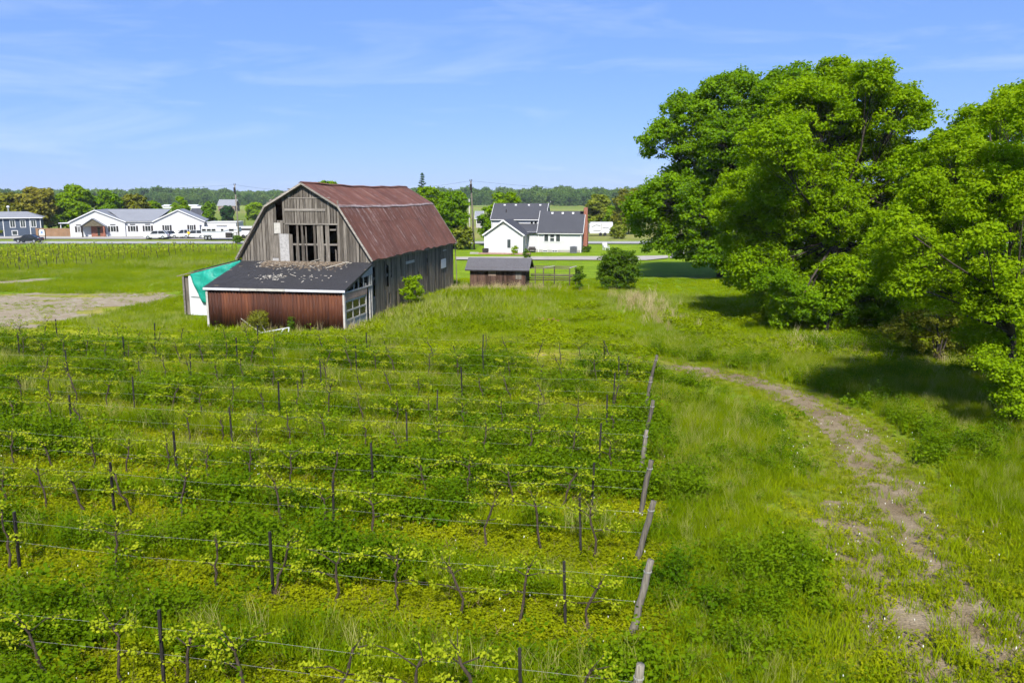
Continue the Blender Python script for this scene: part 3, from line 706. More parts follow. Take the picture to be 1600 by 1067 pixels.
# debris lying on the lean-to roof
m = MB(); rd = random.Random(9)
M_chip = plain('splintered_wood_chips', (0.40, 0.37, 0.31), 0.9, var=0.3, scale=9)
M_chip2 = plain('rotten_leaf_litter', (0.15, 0.115, 0.08), 0.95, var=0.3, scale=9)
m2 = MB()
for k in range(1300):
    if k < 470 and k % 2: continue
    if k < 330: xx, t = rd.uniform(-3.2, 3.4), min(0.98, abs(rd.gauss(0, 0.16)) ); t = 0.98 - t
    elif k < 430: xx, t = rd.gauss(-0.9, 0.5), rd.gauss(0.37, 0.07)
    elif k < 470: xx, t = rd.gauss(1.8, 0.8), rd.gauss(0.36, 0.09)
    else: xx, t = rd.uniform(-2.8, 3.0), 0.98 - abs(rd.gauss(0, 0.11))
    if not (0.03 < t < 0.985): continue
    p0 = shed_pt(xx, t, 0.045 + rd.uniform(0, .01)); a = rd.uniform(0, 6.28); l, w_ = (rd.uniform(.02, .13) * rd.choice((.5, 1, 1)), rd.uniform(.012, .045)) if k < 470 else (rd.uniform(.03, .1), rd.uniform(.03, .08))
    sl = (ZT - ZS) / D
    M_ = Matrix.Translation(p0) @ Matrix.Rotation(math.atan(sl), 4, 'X') @ Matrix.Rotation(a, 4, 'Z') @ Matrix.Rotation(rd.uniform(-.15, .15), 4, 'X')
    (m if k < 470 else m2).box(-l, l, -w_, w_, 0, 0.012, M_)
tag(m.build('wood_chips', M_chip, None, tuple(barn_O), -ANG), 'pale wood splinters strewn over the dark lean-to roof', kind='stuff')
tag(m2.build('leaf_litter', M_chip2, None, tuple(barn_O), -ANG), 'brown litter piled along the top of the lean-to roof', kind='stuff')
def fallen(name, a, b_, w_, mat, label, cat='board'):
    q = to_world([a[0], b_[0]], [a[1], b_[1]])
    tag(MB().beam((q[0][0], q[0][1], a[2]), (q[1][0], q[1][1], b_[2]), w_, 0.03).build(name, mat), label, cat)
pa, pb = shed_pt(2.1, 0.72, 0.09), shed_pt(3.1, 0.97, 0.09); fallen('fallen_board', pa, pb, 0.11, M_chip, 'loose pale board lying upper right on lean-to roof')
pa, pb = shed_pt(0.5, 0.95, 0.1), shed_pt(1.1, 1.0, 0.2); fallen('fallen_board', pa, pb, 0.12, M_chip, 'short grey board lying under the broken gable opening')
pa, pb = shed_pt(0.1, 0.5, 0.06), shed_pt(0.7, 0.42, 0.06); fallen('fallen_stick', pa, pb, 0.03, M_chip, 'thin pale stick lying mid lean-to roof', 'stick')
# white broken frame and sticks in the grass before the lean-to
q = empty('broken_frame', G(432, 523), 0.1, 'white broken wooden frame lying in grass before rusty wall', 'frame')
for a, b_ in [((-1.0, 0, .12), (0.75, 0.1, .42)), ((0.72, 0, 0.02), (0.75, 0.1, .42)), ((0.2, -.1, 0.02), (0.45, 0, .36))]:
    MB().beam(a, b_, 0.07, 0.05).build('bar', M_white, q)
q = empty('fallen_branch', G(400, 522), 0.0, 'bare pale branch leaning in the dead bush before rusty wall', 'branch')
MB().tube([(-0.9, .1, 0.95), (-0.3, 0, 0.5), (0.5, -.1, 0.02)], [.015, .03, .035], 5).build('limb', M_chip, q)
MB().tube([(0.15, .1, 1.2), (0.4, 0, 0.5), (0.7, -.1, 0.02)], [.012, .02, .03], 5).build('twig', M_chip, q)

# ------------------------------------------------------------------ foliage builders
def leaf_cloud(centres, radii, n_per, size, rs, flat=0.6, outward=0.55, up=0.5, tints=None):
    """diamond leaves packed in clumps; returns verts, faces, tint per vertex"""
    centres = np.asarray(centres, float); k = len(centres)
    ci = np.repeat(np.arange(k), n_per); n = len(ci)
    d = rs.normal(size=(n, 3)); d /= np.linalg.norm(d, axis=1, keepdims=True)
    rr = rs.random(n) ** 0.45
    off = d * rr[:, None] * np.asarray(radii)[ci][:, None]; off[:, 2] *= flat
    P = centres[ci] + off
    nrm = d * outward + np.array([0, 0, up]) + rs.normal(size=(n, 3)) * 0.42; nrm /= np.linalg.norm(nrm, axis=1, keepdims=True)
    t = np.cross(nrm, rs.normal(size=(n, 3))); t /= np.linalg.norm(t, axis=1, keepdims=True) + 1e-9; b_ = np.cross(nrm, t)
    s = size * (0.6 + 0.8 * rs.random(n))[:, None]
    V = np.stack([P - t * s * .62, P - b_ * s * .42 + nrm * s * .10, P + t * s * .62, P + b_ * s * .42 + nrm * s * .10], 1).reshape(-1, 3)
    F = np.arange(4 * n).reshape(-1, 4)
    tt = (rs.random(k) if tints is None else np.asarray(tints))[ci] * 0.6 + rs.random(n) * 0.4
    return V, F, np.repeat(tt, 4)
def leaf_mesh(name, mat, V, F, T):
    me = np_mesh(name, V, F, [mat]); fattr(me, 'tint', T.astype(np.float32)); return me

def lobe_clumps(lobes, per_area, rs, rc, inner=0.35):
    """clump centres spread near the surfaces of the crown's lobes"""
    out = []
    for i, (c, r) in enumerate(lobes):
        n = max(3, int(per_area * 4 * math.pi * r * r))
        d = rs.normal(size=(n, 3)); d /= np.linalg.norm(d, axis=1, keepdims=True)
        d[:, 2] = np.where(d[:, 2] < -0.55, -d[:, 2], d[:, 2])
        f = 1.0 - inner * rs.random(n) ** 1.6 + rs.normal(size=n) * 0.06
        P = c + d * (r * f)[:, None] * np.array([1, 1, 0.9])
        ok = np.ones(n, bool)
        for j, (c2, r2) in enumerate(lobes):
            if j != i: ok &= np.linalg.norm((P - c2) / np.array([1, 1, 0.9]), axis=1) > r2 * 0.62
        out.append(P[ok])
    return np.concatenate(out)

def make_tree(name, label, base, lobes, mat, leaf, rc, per_area, n_per, seed, trunk_r=0.3, cat='tree', group=None, inner=0.35, fork=0.35, limb_mat=None, zmin=0.3, stems=1):
    """lobes: [(centre in world, radius)]; trunk with limbs to every lobe and twigs to the clumps"""
    rs = np.random.default_rng(seed); base = np.array(base, float)
    lobes = [(np.array(c, float) - base, r) for c, r in lobes]
    root = empty(name, tuple(base), 0, label, cat, group)
    P = lobe_clumps(lobes, per_area, rs, rc, inner); P = P[P[:, 2] > zmin]
    m = MB(); top = max(c[2] for c, r in lobes); cx = np.mean([c[0] for c, r in lobes]); cy = np.mean([c[1] for c, r in lobes])
    zf = top * fork
    fk = Vector((cx * 0.25, cy * 0.25, zf))
    m.tube([(0, 0, -0.15), (fk.x * .3, fk.y * .3, zf * .35), fk], [trunk_r * 1.35, trunk_r, trunk_r * .8], 8)
    for k in range(stems - 1):
        a = rs.random() * 6.28; e = (math.cos(a) * zf * .25, math.sin(a) * zf * .25, zf)
        m.tube([(math.cos(a) * .2, math.sin(a) * .2, -0.1), (e[0] * .6, e[1] * .6, zf * .5), e], [trunk_r * .7, trunk_r * .6, trunk_r * .4], 6)
    lead = [fk, Vector((cx * .7, cy * .7, top * 0.7)), Vector((cx, cy, top * 0.95))]
    m.tube([lead[0], lead[1], lead[2]], [trunk_r * .78, trunk_r * .45, trunk_r * .15], 7)
    ends = []
    for c, r in lobes:
        c = Vector(c); st = fk.lerp(lead[1], min(0.9, max(0.0, (c.z - zf) / max(1e-3, top - zf)) * rs.random()))
        mid = st.lerp(c, 0.5) + Vector(rs.normal(size=3)) * r * 0.12 + Vector((0, 0, -0.06 * r))
        q = trunk_r * (0.16 + 0.08 * rs.random())
        m.tube([st, mid, c], [q * 1.3, q * .9, q * .4], 5)
        near = [p for p in P if np.linalg.norm(p - np.array(c)) < r * 1.25]
        rs.shuffle(near)
        for p in near[:max(6, int(len(near) * .3))]:
            s0 = mid.lerp(c, rs.random()); m.tube([s0, s0.lerp(Vector(p), .55) + Vector(rs.normal(size=3)) * .15, Vector(p)], [q * .32, q * .2, q * .07], 4)
    m.build('trunk', limb_mat or M_bark, root, smooth=True)
    V, F, T = leaf_cloud(P, rc * (0.65 + 0.7 * rs.random(len(P))), n_per, leaf, rs)
    link('crown', leaf_mesh('crown', mat, V, F, T), root)
    return root

def auto_lobes(base, h, w_, seed, low=0.25, n=7, taper=0.0):
    """lobes of an ordinary round crown, h high and w_ wide"""
    rs = np.random.default_rng(seed); b_ = Vector(base); out = []
    for k in range(n):
        t = (k + 0.5) / n; z = h * (low + (0.93 - low) * t)
        rad = w_ / 2 * (math.sin(math.pi * (0.18 + 0.72 * t)) ** 0.7) * (1 - taper * t)
        a = k * 2.4 + rs.random(); rr = rad * (0.42 + 0.12 * rs.random()); q = max(0.0, rad - rr)
        out.append(((b_.x + math.cos(a) * q, b_.y + math.sin(a) * q, b_.z + min(z, h - rr * .9)), rr * 1.08))
        if k % 2 == 0: out.append(((b_.x + math.cos(a + 3.1) * q, b_.y + math.sin(a + 3.1) * q, b_.z + min(z, h - rr * .9)), rr))
    out.append(((b_.x, b_.y, b_.z + h * (low + 0.93) / 2), w_ * 0.3))
    return out
def px_lobes(L_, Y0, seed, dj=1.6):
    rs = np.random.default_rng(seed); out = []
    for u, v, r in L_:
        yy = Y0 + rs.normal() * dj; p = AT(u, v, yy); out.append((tuple(p), r / FPX * yy))
    return out

# ------------------------------------------------------------------ the big trees on the right
t1 = px_lobes([(1150, 172, 62), (1085, 195, 55), (1040, 225, 36), (1235, 160, 56), (1200, 235, 80), (1105, 262, 50), (1040, 318, 46), (1020, 350, 36), (1090, 330, 58), (1150, 330, 66), (1060, 368, 32), (1120, 385, 38), (1190, 385, 48), (1000, 325, 26), (1150, 230, 60), (1080, 390, 26), (1030, 385, 22), (1240, 330, 70), (1200, 300, 60), (1150, 408, 34), (1195, 415, 38), (1110, 402, 26), (1080, 300, 50)], 84, 1, 3.0)
make_tree('maple_tree', 'tall dark spreading maple behind, shading the lawn beside the round bush', G(1128, 432), t1, M_leaf_maple, 0.24, 0.85, 0.95, 76, 101, 0.45)
t2 = px_lobes([(1335, 160, 58), (1395, 185, 52), (1270, 180, 60), (1205, 235, 52), (1170, 300, 44), (1160, 362, 40), (1245, 290, 70), (1330, 270, 75), (1405, 275, 58), (1190, 420, 44), (1260, 400, 66), (1340, 390, 70), (1400, 390, 50), (1245, 470, 40), (1300, 470, 48), (1350, 480, 40), (1430, 190, 22), (1300, 340, 60), (1220, 350, 50), (1400, 450, 50), (1300, 230, 60), (1140, 330, 30), (1170, 395, 34), (1300, 120, 30), (1365, 125, 30), (1165, 432, 32), (1205, 462, 32), (1240, 492, 26), (1290, 505, 24), (1330, 440, 50), (1290, 440, 44), (1430, 330, 46), (1385, 335, 50), (1425, 400, 42), (1440, 260, 34), (1360, 200, 50)], 54, 2, 2.0)
make_tree('broadleaf_tree', 'huge bushy bright green tree in the middle of the right-hand trees', G(1300, 512), t2, M_leaf_tree, 0.155, 0.6, 1.9, 80, 102, 0.33, zmin=0.2)
t4 = px_lobes([(1480, 250, 48), (1540, 215, 55), (1600, 190, 60), (1450, 330, 50), (1530, 330, 60), (1610, 320, 70), (1660, 240, 60), (1570, 430, 55), (1680, 400, 70), (1470, 400, 50), (1430, 260, 40), (1500, 460, 45), (1630, 450, 60), (1475, 295, 45), (1440, 340, 42), (1490, 365, 48), (1440, 430, 42), (1520, 270, 50)], 46, 4, 2.0)
make_tree('broadleaf_tree', 'green tree partly hidden behind the light open tree at right edge', G(1560, 528), t4, M_leaf_tree, 0.16, 0.55, 1.5, 66, 104, 0.25)
t3 = px_lobes([(1575, 195, 48), (1628, 170, 50), (1500, 235, 38), (1540, 265, 44), (1450, 300, 34), (1485, 330, 40), (1400, 350, 28), (1385, 385, 34), (1440, 395, 46), (1520, 400, 50), (1590, 350, 52), (1640, 300, 60), (1480, 455, 44), (1560, 470, 50), (1420, 445, 30), (1600, 560, 40), (1575, 610, 28), (1640, 480, 55), (1660, 400, 60), (1545, 340, 40), (1420, 330, 26), (1530, 520, 34), (1600, 440, 48), (1590, 270, 44), (1460, 350, 30), (1400, 425, 34), (1445, 470, 32), (1510, 470, 40), (1570, 540, 36)], 30, 3, 1.3)
t3 += px_lobes([(1555, 430, 34), (1540, 380, 32), (1582, 485, 34), (1600, 330, 36), (1520, 330, 30), (1565, 290, 34)], 27.6, 13, 0.4)
make_tree('ash_tree', 'light green open tree nearest the camera at the right edge', G(1588, 664), t3, M_leaf_light, 0.095, 0.36, 4.4, 72, 103, 0.17, inner=0.45, fork=0.3)
sh = px_lobes([(1562, 588, 28), (1600, 590, 34), (1580, 632, 22), (1615, 625, 26), (1545, 560, 22)], 27.6, 9, 0.4)
make_tree('ash_sucker', 'light leafy suckers hiding the foot of the ash trunk', G(1592, 668), sh, M_leaf_light, 0.09, 0.3, 6.0, 46, 113, 0.04, 'shrub', stems=4, zmin=0.15)
sh = px_lobes([(1430, 505, 30), (1470, 490, 34), (1510, 500, 36), (1455, 535, 28), (1500, 540, 30), (1400, 520, 22)], 41, 5, 0.8)
make_tree('olive_shrub', 'olive yellow shrub with bare stems under the light tree', G(1465, 566), sh, M_leaf_olive, 0.11, 0.33, 4.0, 34, 105, 0.07, 'shrub', stems=6, fork=0.5)
sh = px_lobes([(1565, 560, 34), (1600, 530, 40), (1630, 570, 45), (1540, 520, 28)], 36, 6, 0.8)
make_tree('undergrowth_shrub', 'dark leafy undergrowth at the right edge behind the ash trunk', G(1590, 600), sh, M_leaf_bush, 0.11, 0.33, 3.6, 36, 106, 0.06, 'shrub', stems=4)
sh = px_lobes([(1230, 455, 30), (1270, 480, 30), (1310, 490, 28), (1200, 440, 22), (1345, 470, 34), (1385, 460, 38), (1420, 430, 36), (1450, 470, 30), (1400, 500, 26)], 50, 7, 0.8)
make_tree('understorey_shrub', 'dark leafy shrub filling the foot of the huge bushy tree', G(1290, 520), sh, M_leaf_maple, 0.15, 0.4, 2.6, 38, 107, 0.06, 'shrub', stems=4, zmin=0.1)
b0 = G(966, 455)
make_tree('round_bush', 'rounded dark green bush standing alone on the lawn edge', b0, auto_lobes(b0, 3.75, 3.9, 8, 0.12, 7), M_leaf_bush, 0.12, 0.36, 4.2, 40, 108, 0.08, 'bush', stems=5, zmin=0.1, inner=0.5)
b0 = G(905, 456)
make_tree('sapling', 'slim young sapling growing between wooden pen and round bush', b0, auto_lobes(b0, 2.4, 1.1, 9, 0.15, 5), M_leaf_bush, 0.11, 0.26, 7, 26, 109, 0.025, 'tree')
b0 = to_world([5.6], [6.3])[0]; b0 = (b0[0], b0[1], 0)
make_tree('elder_shrub', 'small leafy shrub growing against the barn side wall', b0, auto_lobes(b0, 2.5, 1.9, 10, 0.3, 5), M_leaf_light, 0.13, 0.3, 4.5, 26, 110, 0.035, 'shrub', stems=3)
b0 = G(404, 521)
make_tree('dead_bush', 'straw coloured scrubby bush before the rusty corrugated wall', b0, auto_lobes(b0, 1.35, 1.7, 11, 0.2, 5), M_leaf_olive, 0.08, 0.26, 7, 22, 111, 0.02, 'bush', stems=5)
b0 = G(455, 519)
make_tree('wall_weed', 'thin green weed standing before the rusty wall', b0, auto_lobes(b0, 1.0, 0.6, 12, 0.1, 4), M_leaf_bush, 0.08, 0.2, 12, 20, 112, 0.015, 'weed')

# ------------------------------------------------------------------ trees in the middle distance
def far_tree(name, label, u, vb, vtop, wpx, mat, seed, leaf=0.42, cat='tree', low=0.2, taper=0.0, n=7, group='trees beyond the road'):
    b_ = G(u, vb); top = AT(u, vtop, b_.y).z; k = wpx / FPX * b_.y
    return make_tree(name, label, b_, auto_lobes(b_, top, k, seed, low, n, taper), mat, leaf, max(0.5, k * 0.1), 3.2 / max(2.0, k * 0.42) , 30, seed + 300, max(0.08, k * 0.02), cat, group, inner=0.5)
far_tree('maple_tree', 'dense green maple standing just behind the barn roof end', 708, 389, 297, 62, M_leaf_maple, 21, 0.36)
far_tree('walnut_tree', 'lighter green tree rising directly over the barn roof corner', 672, 386, 288, 58, M_leaf_tree, 22, 0.36)
far_tree('lilac_bush', 'low rounded yellow-green bush beside the utility poles', 722, 390, 352, 36, M_leaf_yellow, 23, 0.3, 'bush', 0.1)
far_tree('maple_tree', 'green tree behind the left end of the white house', 788, 384, 299, 60, M_leaf_tree, 24, 0.36)
far_tree('small_tree', 'leafy tree tucked behind the white house gable', 765, 384, 322, 34, M_leaf_maple, 25, 0.34)
far_tree('poplar_tree', 'tree whose top peeks over the barn ridge', 516, 362, 279, 42, M_leaf_tree, 26, 0.5)
far_tree('willow_tree', 'yellowish tree right of the brick chimney', 935, 361, 305, 44, M_leaf_yellow, 27, 0.4)
far_tree('willow_tree', 'yellow-green tree touching the left edge of the big maple', 982, 366, 294, 56, M_leaf_olive, 28, 0.4)
far_tree('hawthorn_bush', 'pale bush beside the parked camper trailer', 966, 373, 352, 26, M_leaf_yellow, 29, 0.32, 'bush', 0.1)
far_tree('round_tree', 'round green tree behind the camper trailer', 958, 362, 322, 34, M_leaf_tree, 48, 0.34)
far_tree('bronze_tree', 'bronze tinted tree behind the navy house, farthest left', 14, 362, 303, 60, M_leaf_olive, 30, 0.5)
far_tree('bronze_tree', 'bronze brown tree behind the navy house roof end', 62, 363, 295, 66, M_leaf_brown, 31, 0.5)
far_tree('maple_tree', 'tall green tree left of the white building roof', 122, 362, 290, 56, M_leaf_tree, 32, 0.5)
far_tree('maple_tree', 'green tree above the left roof ridge of the white building', 170, 361, 298, 50, M_leaf_maple, 33, 0.5)
far_tree('bronze_tree', 'dull olive tree above the middle of the white building', 212, 360, 304, 46, M_leaf_olive, 34, 0.5)
far_tree('maple_tree', 'small green tree over the right roof slope of white building', 243, 359, 314, 28, M_leaf_tree, 35, 0.5)
far_tree('linden_tree', 'conical green tree behind the right gable of white building', 284, 354, 305, 36, M_leaf_tree, 36, 0.5, low=0.05, taper=0.45)
far_tree('linden_tree', 'oval green tree standing above the horse trailer', 327, 349, 313, 28, M_leaf_maple, 37, 0.5, low=0.05, taper=0.3)
far_tree('shrub_tree', 'small dark round tree just left of the road pole', 356, 345, 322, 22, M_leaf_dark, 38, 0.5, low=0.05)
far_tree('maple_tree', 'round green tree between road pole and barn roof', 398, 344, 317, 30, M_leaf_light, 39, 0.55, low=0.1)
far_tree('fence_bush', 'dark bush by the road at the foot of the pole', 371, 381, 370, 12, M_leaf_bush, 40, 0.25, 'bush', 0.1)
far_tree('garden_bush', 'bright yellow-green bush in front of the navy house, at frame edge', -2, 370, 346, 18, M_leaf_yellow, 41, 0.25, 'bush', 0.05)
far_tree('garden_bush', 'dark green bush under the navy house windows', 32, 369, 354, 20, M_leaf_bush, 42, 0.25, 'bush', 0.05)
far_tree('garden_bush', 'dark green bush at the right corner of navy house', 51, 368.5, 353, 14, M_leaf_bush, 43, 0.25, 'bush', 0.05)
far_tree('maple_tree', 'tree standing at the wooden fence end left of white building', 92, 362, 318, 40, M_leaf_tree, 44, 0.5)
far_tree('maple_tree', 'green tree hidden mostly behind the trees on the far right', 1100, 372, 300, 90, M_leaf_maple, 45, 0.5)
far_tree('shrub_tree', 'tree filling the gap behind the right-hand trees', 1470, 400, 280, 130, M_leaf_bush, 46, 0.4)
far_tree('shrub_tree', 'tree behind the far right edge trees', 1620, 410, 290, 130, M_leaf_maple, 47, 0.4)

# the spruce behind the barn
b0 = G(661, 384); top = AT(661, 270, b0.y).z
sp = empty('spruce_tree', b0, 0, 'dark pointed spruce standing above the barn roof end', 'tree', 'trees beyond the road')
MB().tube([(0, 0, 0), (0, 0, top * .6), (0, 0, top)], [.2, .12, .02], 6).build('trunk', M_bark, sp)
rs = np.random.default_rng(77); P = []
for z in np.arange(1.5, top - 0.1, 0.34):
    r = 2.6 * (1 - z / top) ** 0.8 + 0.12
    for k in range(max(3, int(r * 6))):
        a = rs.random() * 6.28; q = r * (0.35 + 0.65 * rs.random()); P.append((math.cos(a) * q, math.sin(a) * q, z - q * 0.22 + rs.normal() * .08))
V, F, T = leaf_cloud(P, np.full(len(P), 0.32), 16, 0.2, rs, 0.4)
link('crown', leaf_mesh('crown', M_leaf_dark, V, F, T), sp)

# ------------------------------------------------------------------ instancing for what nobody could count
def scatter(name, label, P, scl, protos, pid, seed=0, tilt=0.12, kind='stuff'):
    n = len(P); rs = np.random.default_rng(seed)
    me = bpy.data.meshes.new(name); me.vertices.add(n); me.vertices.foreach_set('co', np.asarray(P, np.float32).ravel())
    rot = np.stack([rs.normal(size=n) * tilt, rs.normal(size=n) * tilt, rs.random(n) * 6.283], 1)
    fattr(me, 'scl', np.asarray(scl, np.float32)); fattr(me, 'rot', rot.astype(np.float32), 'FLOAT_VECTOR'); fattr(me, 'pid', np.asarray(pid, np.int32), 'INT')
    o = link(name, me); tag(o, label, kind=kind)
    col = bpy.data.collections.new(name + '_shapes')
    for q in protos: col.objects.link(q)
    g = bpy.data.node_groups.new(name + '_scatter', 'GeometryNodeTree')
    g.interface.new_socket('Geometry', in_out='INPUT', socket_type='NodeSocketGeometry'); g.interface.new_socket('Geometry', in_out='OUTPUT', socket_type='NodeSocketGeometry')
    gi = g.nodes.new('NodeGroupInput'); go = g.nodes.new('NodeGroupOutput'); iop = g.nodes.new('GeometryNodeInstanceOnPoints'); ci = g.nodes.new('GeometryNodeCollectionInfo')
    ci.inputs['Collection'].default_value = col; ci.inputs['Separate Children'].default_value = True; ci.inputs['Reset Children'].default_value = True
    iop.inputs['Pick Instance'].default_value = True
    def na(nm, t): q = g.nodes.new('GeometryNodeInputNamedAttribute'); q.data_type = t; q.inputs['Name'].default_value = nm; return q.outputs['Attribute']
    g.links.new(gi.outputs[0], iop.inputs['Points']); g.links.new(ci.outputs[0], iop.inputs['Instance']); g.links.new(na('pid', 'INT'), iop.inputs['Instance Index'])
    g.links.new(na('rot', 'FLOAT_VECTOR'), iop.inputs['Rotation']); g.links.new(na('scl', 'FLOAT'), iop.inputs['Scale']); g.links.new(iop.outputs[0], go.inputs[0])
    md = o.modifiers.new('scatter', 'NODES'); md.node_group = g
    return o

def blades(n, h, spread, width, lean, rs, segs=3):
    """a tuft of n tapering, bending grass blades"""
    V = []; F = []
    for i in range(n):
        a = rs.random() * 6.283; r = spread * math.sqrt(rs.random()); bx, by = math.cos(a) * r, math.sin(a) * r
        la = rs.random() * 6.283; ln = lean * (0.3 + rs.random()); hh = h * (0.55 + 0.6 * rs.random()); wv = width * (0.7 + 0.6 * rs.random()); fa = rs.random() * 3.14
        wx, wy = math.cos(fa) * wv / 2, math.sin(fa) * wv / 2; n0 = len(V)
        for k in range(segs):
            t = k / segs; o_ = ln * hh * t * t; ww = 1 - 0.55 * t
            cx, cy, cz = bx + math.cos(la) * o_, by + math.sin(la) * o_, hh * t * (1 - 0.18 * ln * t)
            V += [(cx - wx * ww, cy - wy * ww, cz), (cx + wx * ww, cy + wy * ww, cz)]
        o_ = ln * hh; V.append((bx + math.cos(la) * o_, by + math.sin(la) * o_, hh * (1 - 0.18 * ln)))
        for k in range(segs - 1): F.append((n0 + 2 * k, n0 + 2 * k + 1, n0 + 2 * k + 3, n0 + 2 * k + 2))
        e = n0 + 2 * (segs - 1); F.append((e, e + 1, e + 2))
    return V, F
def proto(name, V, F, mat):
    me = bpy.data.meshes.new(name); me.from_pydata([tuple(map(float, v)) for v in V], [], [tuple(map(int, f)) for f in F]); me.materials.append(mat); me.update()
    return bpy.data.objects.new(name, me)
def herb(n, h, spread, size, rs, mat, name):
    """a clump of small leaves on stems"""
    V = []; F = []
    c = []
    for i in range(max(3, n // 7)):
        a = rs.random() * 6.283; r = spread * math.sqrt(rs.random()); c.append((math.cos(a) * r, math.sin(a) * r, h * (0.35 + 0.6 * rs.random())))
    for x_, y_, z_ in c:
        n0 = len(V); V += [(x_ * .6 - .006, y_ * .6, 0), (x_ * .6 + .006, y_ * .6, 0), (x_, y_, z_)]; F.append((n0, n0 + 1, n0 + 2))
    Vl, Fl, _ = leaf_cloud(c, np.full(len(c), h * 0.36), 7, size, rs, 1.0, 0.35, 0.7)
    n0 = len(V); V += [tuple(v) for v in Vl]; F += [tuple(int(i) + n0 for i in f) for f in Fl]
    return proto(name, V, F, mat)
rp = np.random.default_rng(55)
P_tall = [proto('tall_tuft', *blades(30, 0.58, 0.20, 0.015, 0.42, rp), M_grass_tall) for k in range(4)]
M_seed = leafmat('pale_seed_heads', (0.22, 0.25, 0.03), (0.42, 0.40, 0.14), 0.4, use_attr=False, locscale=0.3, rough=0.9, spec=0.0)
P_tall += [proto('seeding_tuft', *blades(16, 0.78, 0.18, 0.011, 0.35, rp), M_seed)]
P_mid = [proto('meadow_tuft', *blades(24, 0.34, 0.24, 0.018, 0.5, rp), M_grass_mid) for k in range(4)]
P_lawn = [proto('lawn_tuft', *blades(40, 0.12, 0.42, 0.028, 0.7, rp, 2), M_grass_mid) for k in range(3)]
P_far = [proto('hay_tuft', *blades(30, 0.42, 0.5, 0.035, 0.5, rp, 2), M_grass_mid) for k in range(3)]
M_hay = leafmat('ripening_hay', (0.17, 0.235, 0.02), (0.34, 0.35, 0.10), 0.4, use_attr=False, locscale=0.12, rough=0.7, spec=0.1)
P_far += [proto('hay_tuft_pale', *blades(26, 0.46, 0.5, 0.03, 0.5, rp, 2), M_hay) for k in range(1)]
P_yel = [proto('short_tuft', *blades(26, 0.13, 0.24, 0.015, 0.8, rp, 2), M_grass_yellow) for k in range(3)]
P_herb = [herb(n_, h_, w_, l_, rp, M_herb, 'herb_clump') for n_, h_, w_, l_ in ((170, .5, .2, .034), (110, .34, .26, .048), (70, .62, .16, .04), (60, .24, .3, .07))]
P_weed = [herb(80, 0.2, 0.26, 0.042, rp, M_weed, 'weed_clump') for k in range(4)]
P_dry = [proto('straw_tuft', *blades(16, 0.75, 0.18, 0.012, 0.3, rp), M_dry) for k in range(3)]

def view_points(n, y0, y1, seed, pad=5.0, bias=1.0, umin=-40, umax=1640):
    """random ground points inside the camera's view between two distances"""
    rs = np.random.default_rng(seed); y = y0 + (y1 - y0) * rs.random(n * 2) ** bias
    xl, xr = (umin - 800) / FPX * (y + 1.5) - pad, (umax - 800) / FPX * (y + 1.5) + pad
    wid = xr - xl; keep = rs.random(len(y)) < wid / wid.max(); y, xl, wid = y[keep], xl[keep], wid[keep]
    x = xl + wid * rs.random(len(y)); return x[:n], y[:n]
def finish(x, y): return np.stack([x, y, ground_z(x, y)], 1)
def tracks(x, y): return np.minimum(dist_line(x, y, RUT_R), dist_line(x, y, RUT_L))
TREE_SHADE = None

# vineyard and headland (near ground)
x, y = view_points(84000, 10.5, 48, 1, bias=0.9)
d, ins, e, q = row_state(x, y); n1 = fbm(x, y, 2.6, 61); n2 = fbm(x, y, 5.0, 63); tr = tracks(x, y); bk = dist_line(x, y, BACK)
yd = in_poly(x, y, YARD); rr = np.random.default_rng(3).random(len(x)); rr2 = np.random.default_rng(33).random(len(x))
gap = np.searchsorted(row_q, q)                                # which strip between rows
lush = np.array([0.70, 0.60, 0.74, 0.50, 0.70, 0.50, 0.66, 0.54, 0.6, 0.5, 0.5])[np.clip(gap, 0, 10)]
inb = in_barn(x, y, 0.05); clear = ~inb & ~yd
right = (e > 0.8) & ~ins
mid_strip = ins & (d > 0.98 + 0.34 * rr2)
under = ins & (d <= 0.98 + 0.34 * rr2)
soft = (rr2 - 0.5) * 0.7                                       # blurs the borders between the plants
herb_m = clear & ((mid_strip & (n1 * 0.75 + n2 * 0.25 + soft < lush - 0.13)) | (right & (tr > 1.3) & (y < 31) & (e < 6.0) & (rr < 0.55) & (n1 + soft < 0.31)) | (right & (tr > 1.6) & (n1 + soft < 0.14)) | (under & (n1 + soft * .7 < 0.16)))
weed_m = clear & under & ~herb_m & (rr < 0.9)
ring = clear & (((tr < 1.9 + 1.2 * n1 + (rr2 - .5)) & (e > 0)) | (bk < 1.6)) & ~(herb_m & (tr > 1.2))
tall_m = clear & ~herb_m & ~weed_m & ~ring & (mid_strip | right | (~ins & (q > row_q[-1])))
track_clear = (bare_track(x, y) > (rr2 - .62) * .55) | (rr < 0.06)
far_tr = (x < 10.5) & (y + 5 * rr > 24) & ((tr < 1.9) | (tracks(x, y + 1.6) < 1.6)); low = np.where((y + 5 * rr > 24) & (x < 10.5) & (tracks(x, y + 3.0) < 2.2), 0.45, 1.0)
k = herb_m & (tr > 0.5) & ~far_tr; near = np.clip(1.15 - y / 90, 0.75, 1.2)
scatter('clover_herbs', 'dark green clumps of clover and herbs between the vine rows', finish(x[k], y[k]), np.where(mid_strip[k], 1.25, 1.0) * (0.45 + 0.85 * rp.random(k.sum())) * (0.55 + 0.9 * np.clip(1 - abs(n1[k] - 0.3) * 2, 0.2, 1)), P_herb, rp.integers(0, 4, k.sum()), 11)
k = weed_m
scatter('yellow_weeds', 'low yellow-green weeds growing under the vine rows', finish(x[k], y[k]), 0.6 + 0.65 * rp.random(k.sum()), P_weed, rp.integers(0, 4, k.sum()), 12)
k = ring & track_clear & (rr < 0.9)
